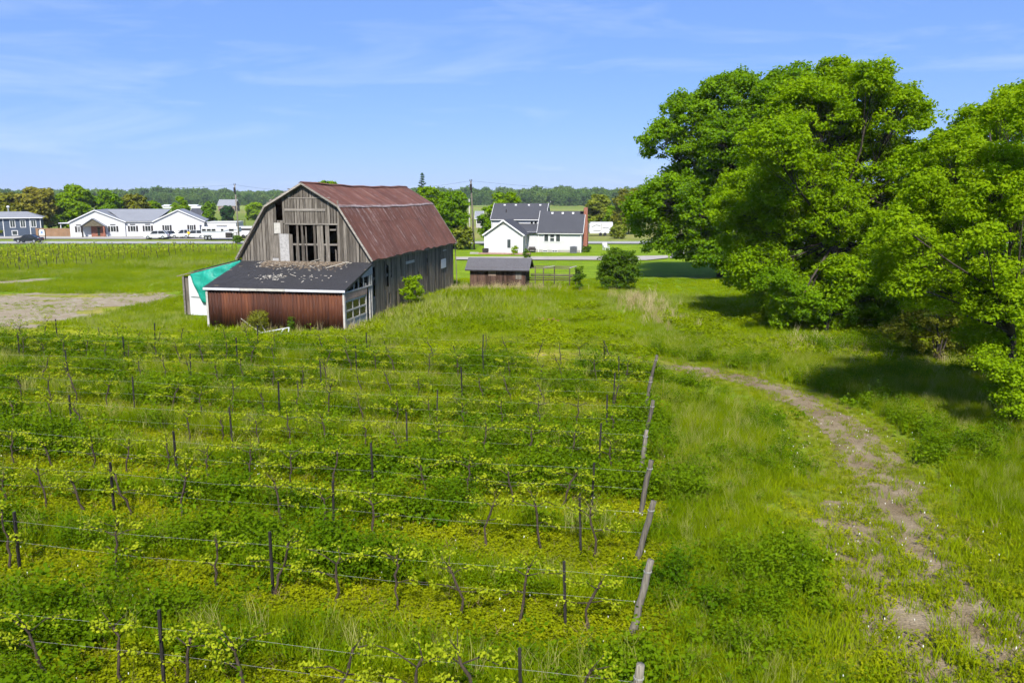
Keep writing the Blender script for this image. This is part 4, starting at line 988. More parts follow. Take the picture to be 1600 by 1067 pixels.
scatter('track_grass', 'short yellowish grass on the verges of the dirt track', finish(x[k], y[k]), np.interp(y[k] + 4 * rr[k], [17, 28], [1, .5]) * np.where(rr2[k] < .3, .3, .75) + 0.45 * np.interp(y[k] + 4 * rr[k], [17, 28], [1, .3]) * rp.random(k.sum()) * np.where(rr2[k] < .3, .5, 1), P_yel + [q_.copy() for q_ in P_mid[:2]] + [P_weed[0].copy()], np.where(rr2[k] < .3, rp.integers(3, 5, k.sum()), np.where(rr2[k] < .5, 5, rp.integers(0, 3, k.sum()))), 13)
k = tall_m & (tr > 0.8) & ~far_tr
sc = low[k] * np.where(mid_strip[k], 1.2, 1.0) * (0.6 + 0.55 * rp.random(k.sum())) * np.where(mid_strip[k], 1.0, np.where(q[k] > row_q[-1] + 1.2, 0.62, 0.85)) * (0.7 + 0.6 * n2[k])
scatter('tall_grass', 'tall green grass between vine rows and on the headland', finish(x[k], y[k]), sc, P_tall, np.where(rp.random(k.sum()) < np.clip(fbm(x[k], y[k], 4, 97) * .8 - .32, .01, .25), 4, rp.integers(0, 4, k.sum())), 14)
k = (under & (rr > 0.55)) | (ring & (rr > 0.93))
scatter('dead_thatch', 'small brown dead stalks lying under the vine rows', finish(x[k], y[k]), 0.16 + 0.28 * rp.random(k.sum()), [proto('thatch', *blades(12, 0.6, 0.45, 0.03, 1.3, rp), plain('brown_thatch', (0.20, 0.135, 0.07), .95, var=.3)) for q_ in range(2)], rp.integers(0, 2, k.sum()), 25, tilt=0.5)
# a second, finer pass for the closest ground
x, y = view_points(34000, 10.5, 24, 2)
d, ins, e, q = row_state(x, y); n1 = fbm(x, y, 2.6, 61); tr = tracks(x, y)
k = ins & (d < 1.25)
k &= rp.random(len(x)) < 0.8
scatter('ground_ivy', 'fine yellow-green leaves carpeting the nearest vine rows', finish(x[k], y[k]), 0.42 + 0.45 * rp.random(k.sum()), P_weed, rp.integers(0, 4, k.sum()), 15)
k = ~(ins & (d < 1.1)) & (tr > 1.9 + rp.random(len(x)))
scatter('fine_grass', 'fine meadow grass filling the nearest ground', finish(x[k], y[k]), (0.6 + 0.6 * rp.random(k.sum())) * np.where(tr[k] < 2, 0.55, 1.0), P_mid, rp.integers(0, 4, k.sum()), 16)
# meadow behind the vineyard, and on the right under the trees
x, y = view_points(50000, 36, 100, 3, bias=1.0)
d, ins, e, q = row_state(x, y); n2 = fbm(x, y, 5.0, 63); lawn = in_poly(x, y, LAWN); yd = in_poly(x, y, YARD) & (fbm(x, y, 3, 71) > 0.46)
bk = dist_line(x, y, BACK); a_, b_ = barn_local(x, y); tr = tracks(x, y)
base = ~in_barn(x, y, 0.0) & ~(ins & (y < 46)) & (tr > np.where(y < 45, 1.7, 1.0)) & (dist_line(x, y, LP) > 1.6)
k = base & ~lawn & ~yd & (bk > 1.5)
hay = np.exp(-((a_ - 8.5) / 4.5) ** 2 - ((b_ - 8) / 9) ** 2)         # taller beside the barn
scatter('meadow_grass', 'meadow grass around the barn and behind the vineyard', finish(x[k], y[k]), (0.55 + 0.5 * rp.random(k.sum())) * (0.65 + 0.6 * n2[k] + 1.35 * hay[k]) * np.where(x[k] < -20, 0.85, 1.0) * np.where(in_poly(x[k], y[k], YARD), 0.35, 1.0), P_far, np.where(rp.random(k.sum()) < np.clip(fbm(x[k], y[k], 6, 88) * 1.6 - .62, .03, .8), 3, rp.integers(0, 3, k.sum())), 17)
k = base & lawn & (y < 84)
scatter('lawn_grass', 'short mown lawn between shed and white house', finish(x[k], y[k]), 0.7 + 0.5 * rp.random(k.sum()), P_lawn, rp.integers(0, 3, k.sum()), 18)
# straw: beside the barn, before the shed, near the bush
D_ = []
for (u, v, sx, sy, n) in [(655, 468, 3.6, 3.0, 210), (745, 455, 3.2, 1.2, 120), (1010, 478, 1.0, 3.2, 110), (1035, 500, 0.8, 2.2, 70), (800, 452, 2.0, 0.8, 60), (600, 495, 1.6, 1.4, 90), (560, 520, 1.5, .8, 30), (1300, 545, 1.6, 1.5, 60), (1000, 468, 1.0, 2.5, 50), (430, 518, 2.5, .5, 40), (1430, 575, 2.4, 1.2, 30)]:
    c_ = G(u, v); D_.append(np.stack([c_.x + rp.normal(size=n) * sx, c_.y + rp.normal(size=n) * sy], 1))
D_ = np.concatenate(D_); D_ = D_[~in_barn(D_[:, 0], D_[:, 1], 0.1)]
scatter('dry_grass', 'pale dead grass stalks beside barn, shed and bush', finish(D_[:, 0], D_[:, 1]), 0.6 + 0.7 * rp.random(len(D_)), P_dry, rp.integers(0, 3, len(D_)), 19)
# far hay field
x, y = view_points(18000, 96, 138, 4)
k = ~in_poly(x, y, LAWN) & (dist_line(x, y, LP) > 2)
scatter('field_grass', 'far field grass reaching to the road', finish(x[k], y[k]), (0.8 + 0.7 * rp.random(k.sum())) * np.clip((150 - y[k]) / 30, .3, 1), P_far, np.where(rp.random(k.sum()) < np.clip(fbm(x[k], y[k], 9, 89) * 1.6 - .62, .03, .8), 3, rp.integers(0, 3, k.sum())), 20)
# white clover flowers
fl = []
for i in range(7):
    a = i * 0.9; fl.append((math.cos(a) * 0.012, math.sin(a) * 0.012, 0.30))
P_fl = [proto('flower_head', *(lambda m: (m.v, m.f))(MB().tube([(0, 0, 0.22), (0, 0, 0.24), (0, 0, 0.262), (0, 0, 0.27)], [0.004, 0.010, 0.009, 0.003], 5)), M_flower)]
x, y = view_points(1300, 10.5, 30, 6); n1 = fbm(x, y, 2.0, 91); k = n1 > 0.5
scatter('clover_flowers', 'tiny white flowers dotted through the grass', finish(x[k], y[k]), 0.6 + 0.5 * rp.random(k.sum()), P_fl, np.zeros(k.sum(), int), 21)
# bright low leafy plants in the meadow
x, y = view_points(5200, 36, 62, 7, umin=520); n1 = fbm(x, y, 3.2, 95); lawn = in_poly(x, y, LAWN)
d, ins, e, q = row_state(x, y); k = (n1 > 0.55) & ~in_barn(x, y, 0.2) & ~lawn & ~ins & (tracks(x, y) > 1.2)
P_fern = [herb(130, 0.3, 0.36, 0.07, rp, M_grass_mid, 'leafy_clump') for k_ in range(3)]
scatter('leafy_weeds', 'bright leafy weeds in patches on the meadow before the shed', finish(x[k], y[k]), 0.8 + 0.8 * rp.random(k.sum()), P_fern, rp.integers(0, 3, k.sum()), 22)

# the far wood along the horizon
P_wood = []
for k in range(5):
    rs = np.random.default_rng(200 + k); lob = [((rs.normal() * 2.0, rs.normal() * 2.0, 8 + rs.random() * 6), 3.2 + rs.random() * 1.5) for i in range(5)]
    P = lobe_clumps([(np.array(c), r) for c, r in lob], 0.10, rs, 1.0); P = np.concatenate([P, np.stack([rs.normal(size=16) * 2.6, rs.normal(size=16) * 2.6, 1 + rs.random(16) * 7], 1)])
    V, F, T = leaf_cloud(P, np.full(len(P), 1.7), 7, 1.5, rs, 0.8); P_wood.append(proto('wood_tree', V, F, M_leaf_wood))
rs = np.random.default_rng(31); n = 4200
y = 760 + 560 * rs.random(n) ** 1.1; x = (rs.random(n) * 2000 - 380) / 1280 * y - 800 / 1280 * y * 0.62
edge = 800 + 120 * (fbm(x, x * 0, 240, 15) - 0.5) * 2; k = y > edge
x, y = x[k], y[k]
hs = 0.26 + 0.85 * fbm(x, y, 90, 17) + 0.3 * rs.random(len(x)) ** 2 + np.where((x > -140) & (x < 150), 0.1, 0.0)
scatter('far_wood', 'distant green wood along the whole horizon', np.stack([x, y, np.zeros(len(x))], 1), hs, P_wood, rs.integers(0, 5, len(x)), 23, tilt=0.02)

# the far vineyard on the left, too small to count
vp = []
for k in range(3):
    rs = np.random.default_rng(400 + k); m = MB(); m.tube([(0, 0, 0), (rs.normal() * .08, 0, .7), (rs.normal() * .1, 0, 1.25)], [.04, .035, .03], 4)
    o = proto('far_vine', m.v, m.f, M_vine); V, F, T = leaf_cloud([(-.3, 0, 1.0), (.25, 0, 1.15), (0, 0, .8), (.5, 0, .95)], np.full(4, .32), 7, .16, rs)
    n0 = len(m.v); me = o.data; me2 = bpy.data.meshes.new('far_vine'); me2.from_pydata(m.v + [tuple(map(float, v)) for v in V], [], m.f + [tuple(int(i) + n0 for i in f) for f in F])
    me2.materials.append(M_vine); me2.materials.append(M_leaf_vine)
    for pi, pl in enumerate(me2.polygons): pl.material_index = 0 if pi < len(m.f) else 1
    fattr(me2, 'tint', rs.random(len(me2.vertices)).astype(np.float32)); o.data = me2; vp.append(o)
P = []; rs = np.random.default_rng(8)
FV = px_line([(-120, 391), (372, 391.5), (372, 396), (250, 405), (120, 417), (0, 426), (-120, 432)])
for xr in np.arange(-130, -40, 2.6):
    for yy in np.arange(90, 145, 1.5):
        xx = xr + (yy - 118) * 0.16
        P.append((xx + rs.normal() * .05, yy + rs.normal() * .2))
P = np.array(P); P = P[in_poly(P[:, 0], P[:, 1], FV)]
scatter('far_vineyard', 'far vineyard of small vines left of the barn by the road', finish(P[:, 0], P[:, 1]), 0.9 + 0.3 * rs.random(len(P)), vp, rs.integers(0, 3, len(P)), 24, tilt=0.08)

# ------------------------------------------------------------------ the near vineyard: end posts, line posts, wires, vines
ORD = ['zeroth', 'first', 'second', 'third', 'fourth', 'fifth', 'sixth', 'seventh', 'eighth', 'ninth', 'tenth', 'eleventh', 'twelfth', 'thirteenth', 'fourteenth', 'fifteenth', 'sixteenth', 'seventeenth', 'eighteenth', 'nineteenth', 'twentieth',
       'twenty-first', 'twenty-second', 'twenty-third', 'twenty-fourth', 'twenty-fifth', 'twenty-sixth', 'twenty-seventh', 'twenty-eighth', 'twenty-ninth', 'thirtieth', 'thirty-first', 'thirty-second', 'thirty-third', 'thirty-fourth', 'thirty-fifth', 'thirty-sixth']
def row_name(i): return ('front row of vines' if i == 0 else 'back row of vines' if i == len(ROWS) - 1 else ORD[i + 1] + ' row from the front')
W1, W2 = 0.72, 1.2                               # wire heights
# vine shapes: a few trunks with arms, each with its own leaves
VINES = []
for k in range(14):
    rs = np.random.default_rng(600 + k); h = 1.02 + 0.3 * rs.random(); pts = [Vector((0, 0, -0.05))]; lean = rs.normal() * 0.25; px_ = py_ = 0.0
    for t in np.linspace(0.14, 1.0, 7):
        px_ += rs.normal() * .035; py_ += rs.normal() * .03; pts.append(Vector((lean * t + px_, py_, h * t)))
    rad = [.04, .03, .026, .028, .023, .026, .02, .024]; m = MB(); m.tube(pts, [q * (.8 + .4 * rs.random()) for q in rad], 6)
    tips = []
    for s_ in (-1, 1):
        for zz in (W1, W2):
            if rs.random() < 0.85:
                st = pts[-2] if zz > 1 else pts[4]; ln = s_ * (0.35 + 0.45 * rs.random())
                e_ = Vector((st.x + ln, rs.normal() * .03, zz + rs.normal() * .03)); mid = st.lerp(e_, .4) + Vector((0, 0, .07 + rs.normal() * .04)); q3 = st.lerp(e_, .75) + Vector((0, 0, .03 * rs.normal()))
                m.tube([st, mid, q3, e_], [.013, .010, .008, .005], 4)
                for q in np.linspace(.1, 1, 6):
                    if rs.random() < 0.88: tips.append(tuple(mid.lerp(e_, float(q)) + Vector(rs.normal(size=3)) * .03 + Vector((0, 0, .04))))
    for q in range(rs.integers(1, 4)):
        e_ = pts[-1] + Vector((rs.normal() * .16, rs.normal() * .08, .14 + .12 * rs.random())); m.tube([pts[-1], e_], [.012, .005], 4); tips.append(tuple(e_))
    tips.append(tuple(pts[-1])); tr_me = m.mesh('trunk', M_vine, True)
    V, F, T = leaf_cloud(np.array(tips), 0.09 + 0.11 * rs.random(len(tips)), 16, 0.052, rs, 0.8, 0.5, 0.6)
    VINES.append((tr_me, leaf_mesh('young_leaves', M_leaf_vine, V, F, T)))
lp_me = MB().box(-0.025, 0.025, -0.02, 0.02, -0.1, 1.52).box(-0.006, 0.006, 0.02, 0.045, 0.0, 1.52).mesh('metal_post', M_metal_post)
rv = random.Random(21)
for i, p0 in enumerate(ROWS):
    rn = row_name(i); left = -RB
    # end post leaning away from the row
    hh = [1.5, 1.58, 1.5, 1.52, 1.38, 1.45, 1.4, 1.5, 1.4][i]; lean = [.14, .2, .25, .17, .12, .21, .14, .24, .1][i] * hh
    if i < 8:
        m = MB(); n = 7; pts = []; rad = []
        for k in range(n + 1):
            t = k / n; pts.append((RB[0] * lean * t + rv.uniform(-.016, .016), RB[1] * lean * t + rv.uniform(-.012, .012), -0.1 + (hh + 0.1) * t)); rad.append(0.076 - 0.012 * t + rv.uniform(-.007, .007))
        root = empty('wooden_end_post', (p0[0], p0[1], 0), 0, f'leaning grey wooden post at the right end of {rn}', 'post', 'wooden end posts of the vine rows')
        m.tube(pts, rad, 10).build('pole', M_post, root, smooth=True)
        t = 0.86; c_ = Vector(pts[-2]); mw = MB()
        for zz in (0, .018): mw.tube([c_ + Vector((math.cos(a) * .074, math.sin(a) * .074, zz)) for a in np.linspace(0, 6.28, 11)], 0.006, 4)
        mw.build('wire_wrap', M_wire, root)
    # how far the row is in view to the left
    def world(s_): return p0 + left * s_
    smax = 1.0
    while smax < 60:
        q = world(smax); u = 800 + FPX * q[0] / (q[1] * CT + H * ST)
        if u < -60: break
        smax += 0.5
    for zz, wl in ((W1, 'lower'), (W2, 'upper')):
        a = Vector((p0[0] + RB[0] * lean * (zz / hh) , p0[1] + RB[1] * lean * (zz / hh), zz)); pts = [a]; s_ = 1.25
        while s_ < smax + 8:
            q = world(s_); pts.append(Vector((q[0], q[1], zz + rv.uniform(-.01, .01)))); q2 = world(s_ + 3.05); pts.append(Vector((q2[0], q2[1], zz - 0.03 - rv.uniform(0, .05)))); s_ += 6.1
        tag(MB().tube(pts, 0.0016, 4).build('trellis_wire', M_wire), f'{wl} trellis wire of the {rn}', 'wire', 'wires of the near vineyard')
    k = 0; s_ = 1.25 + (0 if i else .3)
    while s_ < smax + 0.5:
        q = world(s_); k += 1; o = link('metal_post', lp_me, None, (q[0], q[1], float(ground_z(q[0], q[1])))); o.rotation_euler = (rv.uniform(-.03, .03), rv.uniform(-.04, .04), -0.2 + rv.uniform(-.3, .3)); o.scale = (1, 1, rv.uniform(.92, 1.06))
        tag(o, f'dark metal post of {rn}, {ORD[k]} from the right', 'post', 'metal posts of the near vineyard'); s_ += 6.1
    k = 0; s_ = 0.75 + rv.uniform(0, .6)
    while s_ < smax + 0.8:
        if rv.random() < 0.9:
            q = world(s_); k += 1
            root = empty('grapevine', (q[0], q[1], float(ground_z(q[0], q[1]))), -0.2 + (math.pi if rv.random() < .5 else 0) + rv.uniform(-.15, .15), f'young-leaved grapevine of {rn}, {ORD[k]} from the right', 'grapevine', 'grapevines of the near vineyard')
            root.scale = (1, 1, rv.uniform(.85, 1.15)); a_, b_ = rv.choice(VINES); link('trunk', a_, root); link('young_leaves', b_, root)
        s_ += rv.uniform(1.12, 1.45)

# ------------------------------------------------------------------ window and house helpers
def window(parent, x0, x1, z0, z1, y, mat_pane=None, bars=0, fr=0.09, name='window', side=None, hbar=0):
    """framed window on a wall facing -y (or facing +x at x=side: then x0,x1 run along y)"""
    def P(a, b_, c_, d_, e_, f_):
        return (a, b_, c_, d_, e_, f_) if side is None else (side - d_ + 0, side - c_, a, b_, e_, f_)
    m = MB(); o = 0.06
    for q in ((x0, x1, z1, z1 + fr), (x0, x1, z0 - fr, z0), (x0 - fr, x0, z0 - fr, z1 + fr), (x1, x1 + fr, z0 - fr, z1 + fr)):
        if side is None: m.box(q[0], q[1], y - o, y + 0.02, q[2], q[3])
        else: m.box(side - 0.02, side + o, q[0], q[1], q[2], q[3])
    for k in range(bars):
        xx = x0 + (x1 - x0) * (k + 1) / (bars + 1)
        if side is None: m.box(xx - .03, xx + .03, y - o * .8, y + .01, z0, z1)
        else: m.box(side - .01, side + o * .8, xx - .03, xx + .03, z0, z1)
    for k in range(hbar):
        zz = z0 + (z1 - z0) * (k + 1) / (hbar + 1)
        if side is None: m.box(x0, x1, y - o * .7, y + .01, zz - .035, zz + .035)
        else: m.box(side - .01, side + o * .7, x0, x1, zz - .035, zz + .035)
    f = m.build(name, M_frame, parent)
    g = MB(); (g.box(x0, x1, y - 0.025, y - 0.005, z0, z1) if side is None else g.box(side + .005, side + .025, x0, x1, z0, z1)); g.build('pane', mat_pane or M_glass, f)
    return f
def gable_roof_y(parent, x0, x1, xr, y0, y1, ze, zr, mat, t=0.12, oh=0.3, name='roof'):
    """ridge running along y"""
    m = MB(); sl = (zr - ze) / (xr - x0); sr = (zr - ze) / (x1 - xr)
    m.slab((x0 - oh, y1 + oh, ze - oh * sl), (x0 - oh, y0 - oh, ze - oh * sl), (xr, y0 - oh, zr), (xr, y1 + oh, zr), t) if False else None
    m.slab((x0 - oh, y0 - oh, ze - oh * sl), (xr, y0 - oh, zr), (xr, y1, zr), (x0 - oh, y1, ze - oh * sl), -t if False else t)
    m.slab((xr, y0 - oh, zr), (x1 + oh, y0 - oh, ze - oh * sr), (x1 + oh, y1, ze - oh * sr), (xr, y1, zr), t)
    o = m.build(name, mat, parent)
    f = MB(); f.beam((x0 - oh, y0 - oh - .03, ze - oh * sl + .03), (xr, y0 - oh - .03, zr + .03), .05, .2); f.beam((xr, y0 - oh - .03, zr + .03), (x1 + oh, y0 - oh - .03, ze - oh * sr + .03), .05, .2)
    f.build('barge_board', M_frame, o); return o
def gable_roof_x(parent, x0, x1, y0, y1, yr, ze, zr, mat, t=0.12, oh=0.3, ox=0.25, name='roof', back=True):
    """ridge running along x"""
    m = MB(); s = (zr - ze) / (yr - y0); s2 = (zr - ze) / (y1 - yr)
    m.slab((x0 - ox, y0 - oh, ze - oh * s), (x1 + ox, y0 - oh, ze - oh * s), (x1 + ox, yr, zr), (x0 - ox, yr, zr), t)
    if back: m.slab((x0 - ox, yr, zr), (x1 + ox, yr, zr), (x1 + ox, y1 + oh, ze - oh * s2), (x0 - ox, y1 + oh, ze - oh * s2), t)
    o = m.build(name, mat, parent)
    f = MB(); f.box(x0 - ox, x1 + ox, y0 - oh - .04, y0 - oh - .005, ze - oh * s - .06, ze - oh * s + .12)
    for xx in (x0 - ox - .03, x1 + ox + .03):
        f.beam((xx, y0 - oh, ze - oh * s + .05), (xx, yr, zr + .05), .05, .2); f.beam((xx, yr, zr + .05), (xx, y1 + oh, ze - oh * s2 + .05), .05, .2)
    f.build('trim_board', M_frame, o); return o

# ------------------------------------------------------------------ white farmhouse
O = G(757.5, 396)
house = empty('farmhouse', O, -0.18, 'white farmhouse with charcoal roofs and red brick chimney beyond the lawn', 'house')
ez, az = 2.85, 4.85
MB().prism([(0, 0.0), (5.75, 0.0), (5.75, ez), (2.85, az), (0, ez)], 'y', 0, 7.2).build('wall', M_siding, house)
MB().box(5.7, 14.0, 4.2, 10.6, 0.35, 3.1).build('wall', M_siding, house)
MB().box(5.72, 13.98, 4.22, 10.58, 0, 0.35).build('foundation', M_concrete, house)
MB().prism([(4.2, 3.1), (10.6, 3.1), (7.4, 6.05)], 'x', 7.45, 13.95).build('gable_wall', M_siding, house)
MB().box(-0.35, 8.0, 7.2, 13, 0, 5.0).build('wall', M_siding, house)
MB().prism([(7.2, 5.0), (13, 5.0), (10.1, 7.2)], 'x', -0.32, 7.97).build('gable_wall', M_siding, house)
gable_roof_y(house, 0, 5.75, 2.85, 0, 7.25, ez, az, M_shingle_h)
gable_roof_x(house, 7.5, 14.0, 4.2, 10.6, 7.4, 3.1, 6.05, M_shingle_h)
rr_ = gable_roof_x(house, -0.4, 8.0, 7.2, 13, 10.1, 5.0, 7.2, M_shingle_h, ox=0.15)
MB().slab((5.2, 3.85, 2.82), (7.4, 3.85, 2.82), (7.4, 7.2, 4.1), (3.6, 7.2, 4.1), 0.11).build('connecting_roof', M_shingle_h, house)
for xx in (1.2, 3.0, 5.1, 6.9): MB().box(xx - .16, xx + .16, 9.55, 9.85, 6.85, 7.14).build('roof_vent', M_frame, rr_)
for xx in (9.2, 10.8, 12.4): MB().box(xx - .16, xx + .16, 6.85, 7.15, 5.6, 5.98).build('roof_vent', M_frame, house)
MB().tube([(1.7, 8.2, 5.7), (1.7, 8.2, 6.35)], 0.07, 8).build('vent_pipe', M_metal_post, rr_)
chm = MB().box(14.06, 14.7, 6.3, 7.9, 0, 4.6).box(14.06, 14.62, 6.75, 7.45, 4.6, 6.7).build('chimney', M_brick, house)
MB().box(13.5, 14.05, 6.6, 7.6, 6.0, 6.16).build('flashing', M_metal_post, chm)
MB().box(14.02, 14.08, 6.7, 7.5, 6.7, 6.78).build('cap', M_concrete, chm)
# door with its long pane, windows
dr = MB().box(3.2, 4.15, -0.05, 0.0, 0.05, 2.2).build('door', M_frame, house)
MB().box(3.42, 3.92, -0.07, -0.052, 0.85, 2.1).build('pane', M_glass, dr); MB().box(4.02, 4.08, -0.11, -0.05, 1.02, 1.1).build('handle', M_metal_post, dr)
MB().prism([(2.45, 4.24), (3.25, 4.24), (2.85, 4.58)], 'y', -0.04, -0.005).build('gable_vent', M_concrete, house)
for x0, x1, hb in ((8.35, 8.95, 0), (9.25, 9.85, 1), (10.15, 10.75, 0)): window(house, x0, x1, 1.65, 2.75, 4.2, hbar=hb)
for x0, x1 in ((8.2, 8.75), (9.6, 10.3)): window(house, x0, x1, 0.08, 0.28, 4.22, M_glassdk, 1, 0.06)
for x0, x1 in ((5.75, 6.15), (6.35, 6.75), (6.95, 7.3)): window(house, x0, x1, 4.0, 4.6, 7.2, M_glassdk, fr=0.07)
window(house, 1.6, 3.0, 1.2, 2.5, 0, side=5.75, bars=1)
for xx, yy, h0 in ((5.72, -0.08, 2.9), (-0.02, -0.05, 2.8), (7.45, 4.12, 2.9), (13.9, 4.12, 3.0)): MB().box(xx - .05, xx + .05, yy - .05, yy + .03, 0, h0).build('downpipe', M_frame, house)
MB().box(-0.45, -0.37, 7.1, 7.18, 2.9, 5.0).build('corner_trim', M_frame, house)
MB().box(-0.6, 7.0, -1.9, -0.02, 0.0, 0.14).build('patio', plain('brick_patio', (0.30, 0.19, 0.15), 0.9), house)
MB().box(-1.9, -0.62, -1.6, -1.2, 0, 0.25).build('step', M_concrete, house)
def local(o, x, y, z=0.0): c, s = math.cos(o.rotation_euler.z), math.sin(o.rotation_euler.z); return Vector((o.location.x + x * c - y * s, o.location.y + x * s + y * c, z))
ac = empty('air_conditioner', local(house, 12.9, 3.4), -0.18, 'grey air conditioner unit by the farmhouse wall', 'air conditioner')
MB().box(-.5, .5, -.4, .4, 0, .95).build('casing', plain('grey_casing', (0.12, 0.13, 0.15), 0.5), ac)
MB().lathe([(.36, .95), (.36, .98), (.1, .99)]).build('fan_grille', M_metal_post, ac)
for k in range(5): MB().box(-.45, .45, -.415, -.402, .12 + k * .16, .18 + k * .16).build('slat', M_metal_post, ac)
bq = empty('barbecue', local(house, 6.6, 3.4), -0.18, 'dark covered barbecue in the corner of the farmhouse', 'barbecue')
MB().box(-.55, .55, -.3, .3, .35, .6).prism([(-.3, .6), (.3, .6), (.2, .85), (-.2, .85)], 'x', -.45, .45).build('lid', M_metal_post, bq)
for sx in (-.45, .45): MB().box(sx - .04, sx + .04, -.25, .25, 0, .35).build('leg', M_metal_post, bq)
bx = empty('planter_box', local(house, 0.2, -0.5), -0.18, 'dark square planter at the left corner of farmhouse', 'planter')
MB().prism([(-.35, .14), (.35, .14), (.42, .75), (-.42, .75)], 'y', -.35, .35).build('tub', M_metal_post, bx)
MB().box(-.34, .34, -.3, .3, .75, .78).build('soil', M_dark, bx)
ch = empty('garden_chair', G(947, 391), 0.4, 'white garden chair on the lawn right of farmhouse', 'chair')
MB().box(-.4, .4, -.4, .4, .4, .5).build('seat', M_white, ch); MB().prism([(.3, .5), (.42, .5), (.62, 1.15), (.5, 1.2)], 'x', -.4, .4).build('backrest', M_white, ch)
for sx in (-.36, .36):
    for sy in (-.34, .34): MB().box(sx - .05, sx + .05, sy - .05, sy + .05, 0, .4).build('leg', M_white, ch)
    MB().box(sx - .06, sx + .06, -.4, .42, .68, .74).build('armrest', M_white, ch)
b0 = local(house, 14.7, 5.2); make_tree('chimney_shrub', 'low green shrub at the foot of the brick chimney', b0, auto_lobes(b0, 0.9, 1.5, 51, 0.05, 4), M_leaf_bush, 0.14, 0.3, 5, 24, 151, 0.02, 'shrub', zmin=0.02)
b0 = local(house, 4.9, -1.6); make_tree('patio_shrub', 'small leafy shrub by the patio before the farmhouse door', b0, auto_lobes(b0, 1.3, 1.1, 52, 0.1, 4), M_leaf_light, 0.14, 0.3, 5, 24, 152, 0.02, 'shrub', zmin=0.02)
b0 = G(823, 404); make_tree('patio_shrub', 'small leafy shrub behind the right end of the shed roof', b0, auto_lobes(b0, 1.3, 1.0, 53, 0.1, 4), M_leaf_bush, 0.14, 0.3, 5, 24, 153, 0.02, 'shrub', zmin=0.02)

# camper trailer beyond the road
cp = empty('camper_trailer', G(939, 368.5), 0.0, 'white camper trailer with dark swoosh stripes beyond the road', 'trailer')
MB().prism([(-2.5, .55), (2.4, .55), (2.5, 1.0), (2.4, 2.95), (-2.2, 2.95), (-2.6, 2.4), (-2.65, 1.0)], 'y', -1.1, 1.1).build('body', M_white, cp)
for pts in ([(-2.2, -1.12, 1.9), (-1.2, -1.12, 2.35), (-.3, -1.12, 2.2)], [(-1.8, -1.12, 1.2), (0, -1.12, 1.05), (1.4, -1.12, 1.3), (2.3, -1.12, 1.75)], [(.2, -1.12, 1.75), (1.6, -1.12, 1.7)]): MB().tube(pts, 0.05, 5).build('stripe', M_black, cp)
for sx in (-.2, .75): MB().tube([(sx, -1.1, .36), (sx, -.85, .36)], .36, 14).build('wheel', M_tyre, cp)
MB().box(-.1, .0, -1.125, -1.11, .9, 2.7).build('door_edge', M_concrete, cp)
MB().beam((-2.6, 0, .55), (-3.7, 0, .5), .12).build('hitch', M_metal_post, cp)

# ------------------------------------------------------------------ small brown shed and wooden pen
O = G(734.5, 448.5)
shed = empty('garden_shed', O, -0.16, 'small dark brown wooden shed with grey shingle roof on lawn edge', 'shed')
xx = 0.0; rs_ = random.Random(5)
while xx < 5.15:
    x1 = min(xx + rs_.uniform(.17, .23), 5.2); yo = rs_.uniform(-.008, .008)
    MB().box(xx + .004, x1 - .004, -.03 + yo, yo, 0, 1.86).build('wall_board', M_barnred, shed); xx = x1
MB().box(0.01, 5.19, 0.02, 2.6, 0, 1.84).build('wall_core', M_dark, shed)
MB().prism([(0.02, 1.84), (2.6, 1.84), (1.35, 2.56)], 'x', 0.05, 5.15).build('gable_wall', M_barnred, shed)
yy = 0.02
while yy < 2.55:
    y1 = min(yy + .2, 2.6); MB().box(5.19, 5.22, yy + .004, y1 - .004, 0, 1.84).build('wall_board', M_barnred, shed); yy = y1
m = MB(); rs_ = random.Random(6); s_ = (2.62 - 1.84) / 1.35
for side_ in (0, 1):
    for c_ in range(13):
        t0, t1 = c_ / 13, min(1, (c_ + 1.2) / 13); xx = -.42
        while xx < 5.6:
            x1 = min(xx + .32, 5.62)
            f = (lambda t, l: (-.42 + (1.35 + .42) * t, 1.84 - .42 * s_ + (2.62 - 1.84 + .42 * s_) * t + l)) if side_ == 0 else (lambda t, l: (3.02 + (1.35 - 3.02) * t, 1.84 - .42 * s_ + (2.62 - 1.84 + .42 * s_) * t + l))
            a, b_ = f(t0, .03 + rs_.uniform(0, .008)), f(t1, .012)
            m.slab(*((((xx + .003), *a), (x1 - .003, *a), (x1 - .003, *b_), (xx + .003, *b_)) if side_ == 0 else ((x1 - .003, *a), (xx + .003, *a), (xx + .003, *b_), (x1 - .003, *b_))), .01); xx = x1
tag(m.build('roof_shingles', shingle('worn_grey_shingles', (0.115, 0.112, 0.12)), shed), kind='stuff')
MB().prism([(-.4, 1.6), (1.35, 2.6), (3.0, 1.6), (3.0, 1.54), (1.35, 2.5), (-.4, 1.54)], 'x', -.38, 5.58).build('roof_deck', M_dark, shed)
MB().box(1.75, 2.45, -.075, -.045, 1.08, 1.6).build('boarded_window', plain('faded_board', (0.24, 0.17, 0.13), 0.9), shed)
MB().box(4.3, 4.85, -.07, -.042, .8, 1.7).build('grey_shutter', M_wood, shed)
pen = empty('wooden_pen', G(821, 447), -0.16, 'open dark wooden pen frame beside the small brown shed', 'pen')
pw, pdp, ph = 4.55, 2.1, 1.72
M_penw = wood('dark_pen_wood', (0.05, 0.045, 0.03), (0.105, 0.09, 0.065), (0.19, 0.17, 0.13), axis='x')
for xx in (1.7, 4.15): MB().box(xx - .05, xx + .05, -.05, .05, 0, ph).build('post', M_penw, pen)
for xx in (0.65, 2.5, 4.55): MB().box(xx - .05, xx + .05, pdp - .05, pdp + .05, 0, ph).build('post', M_penw, pen)
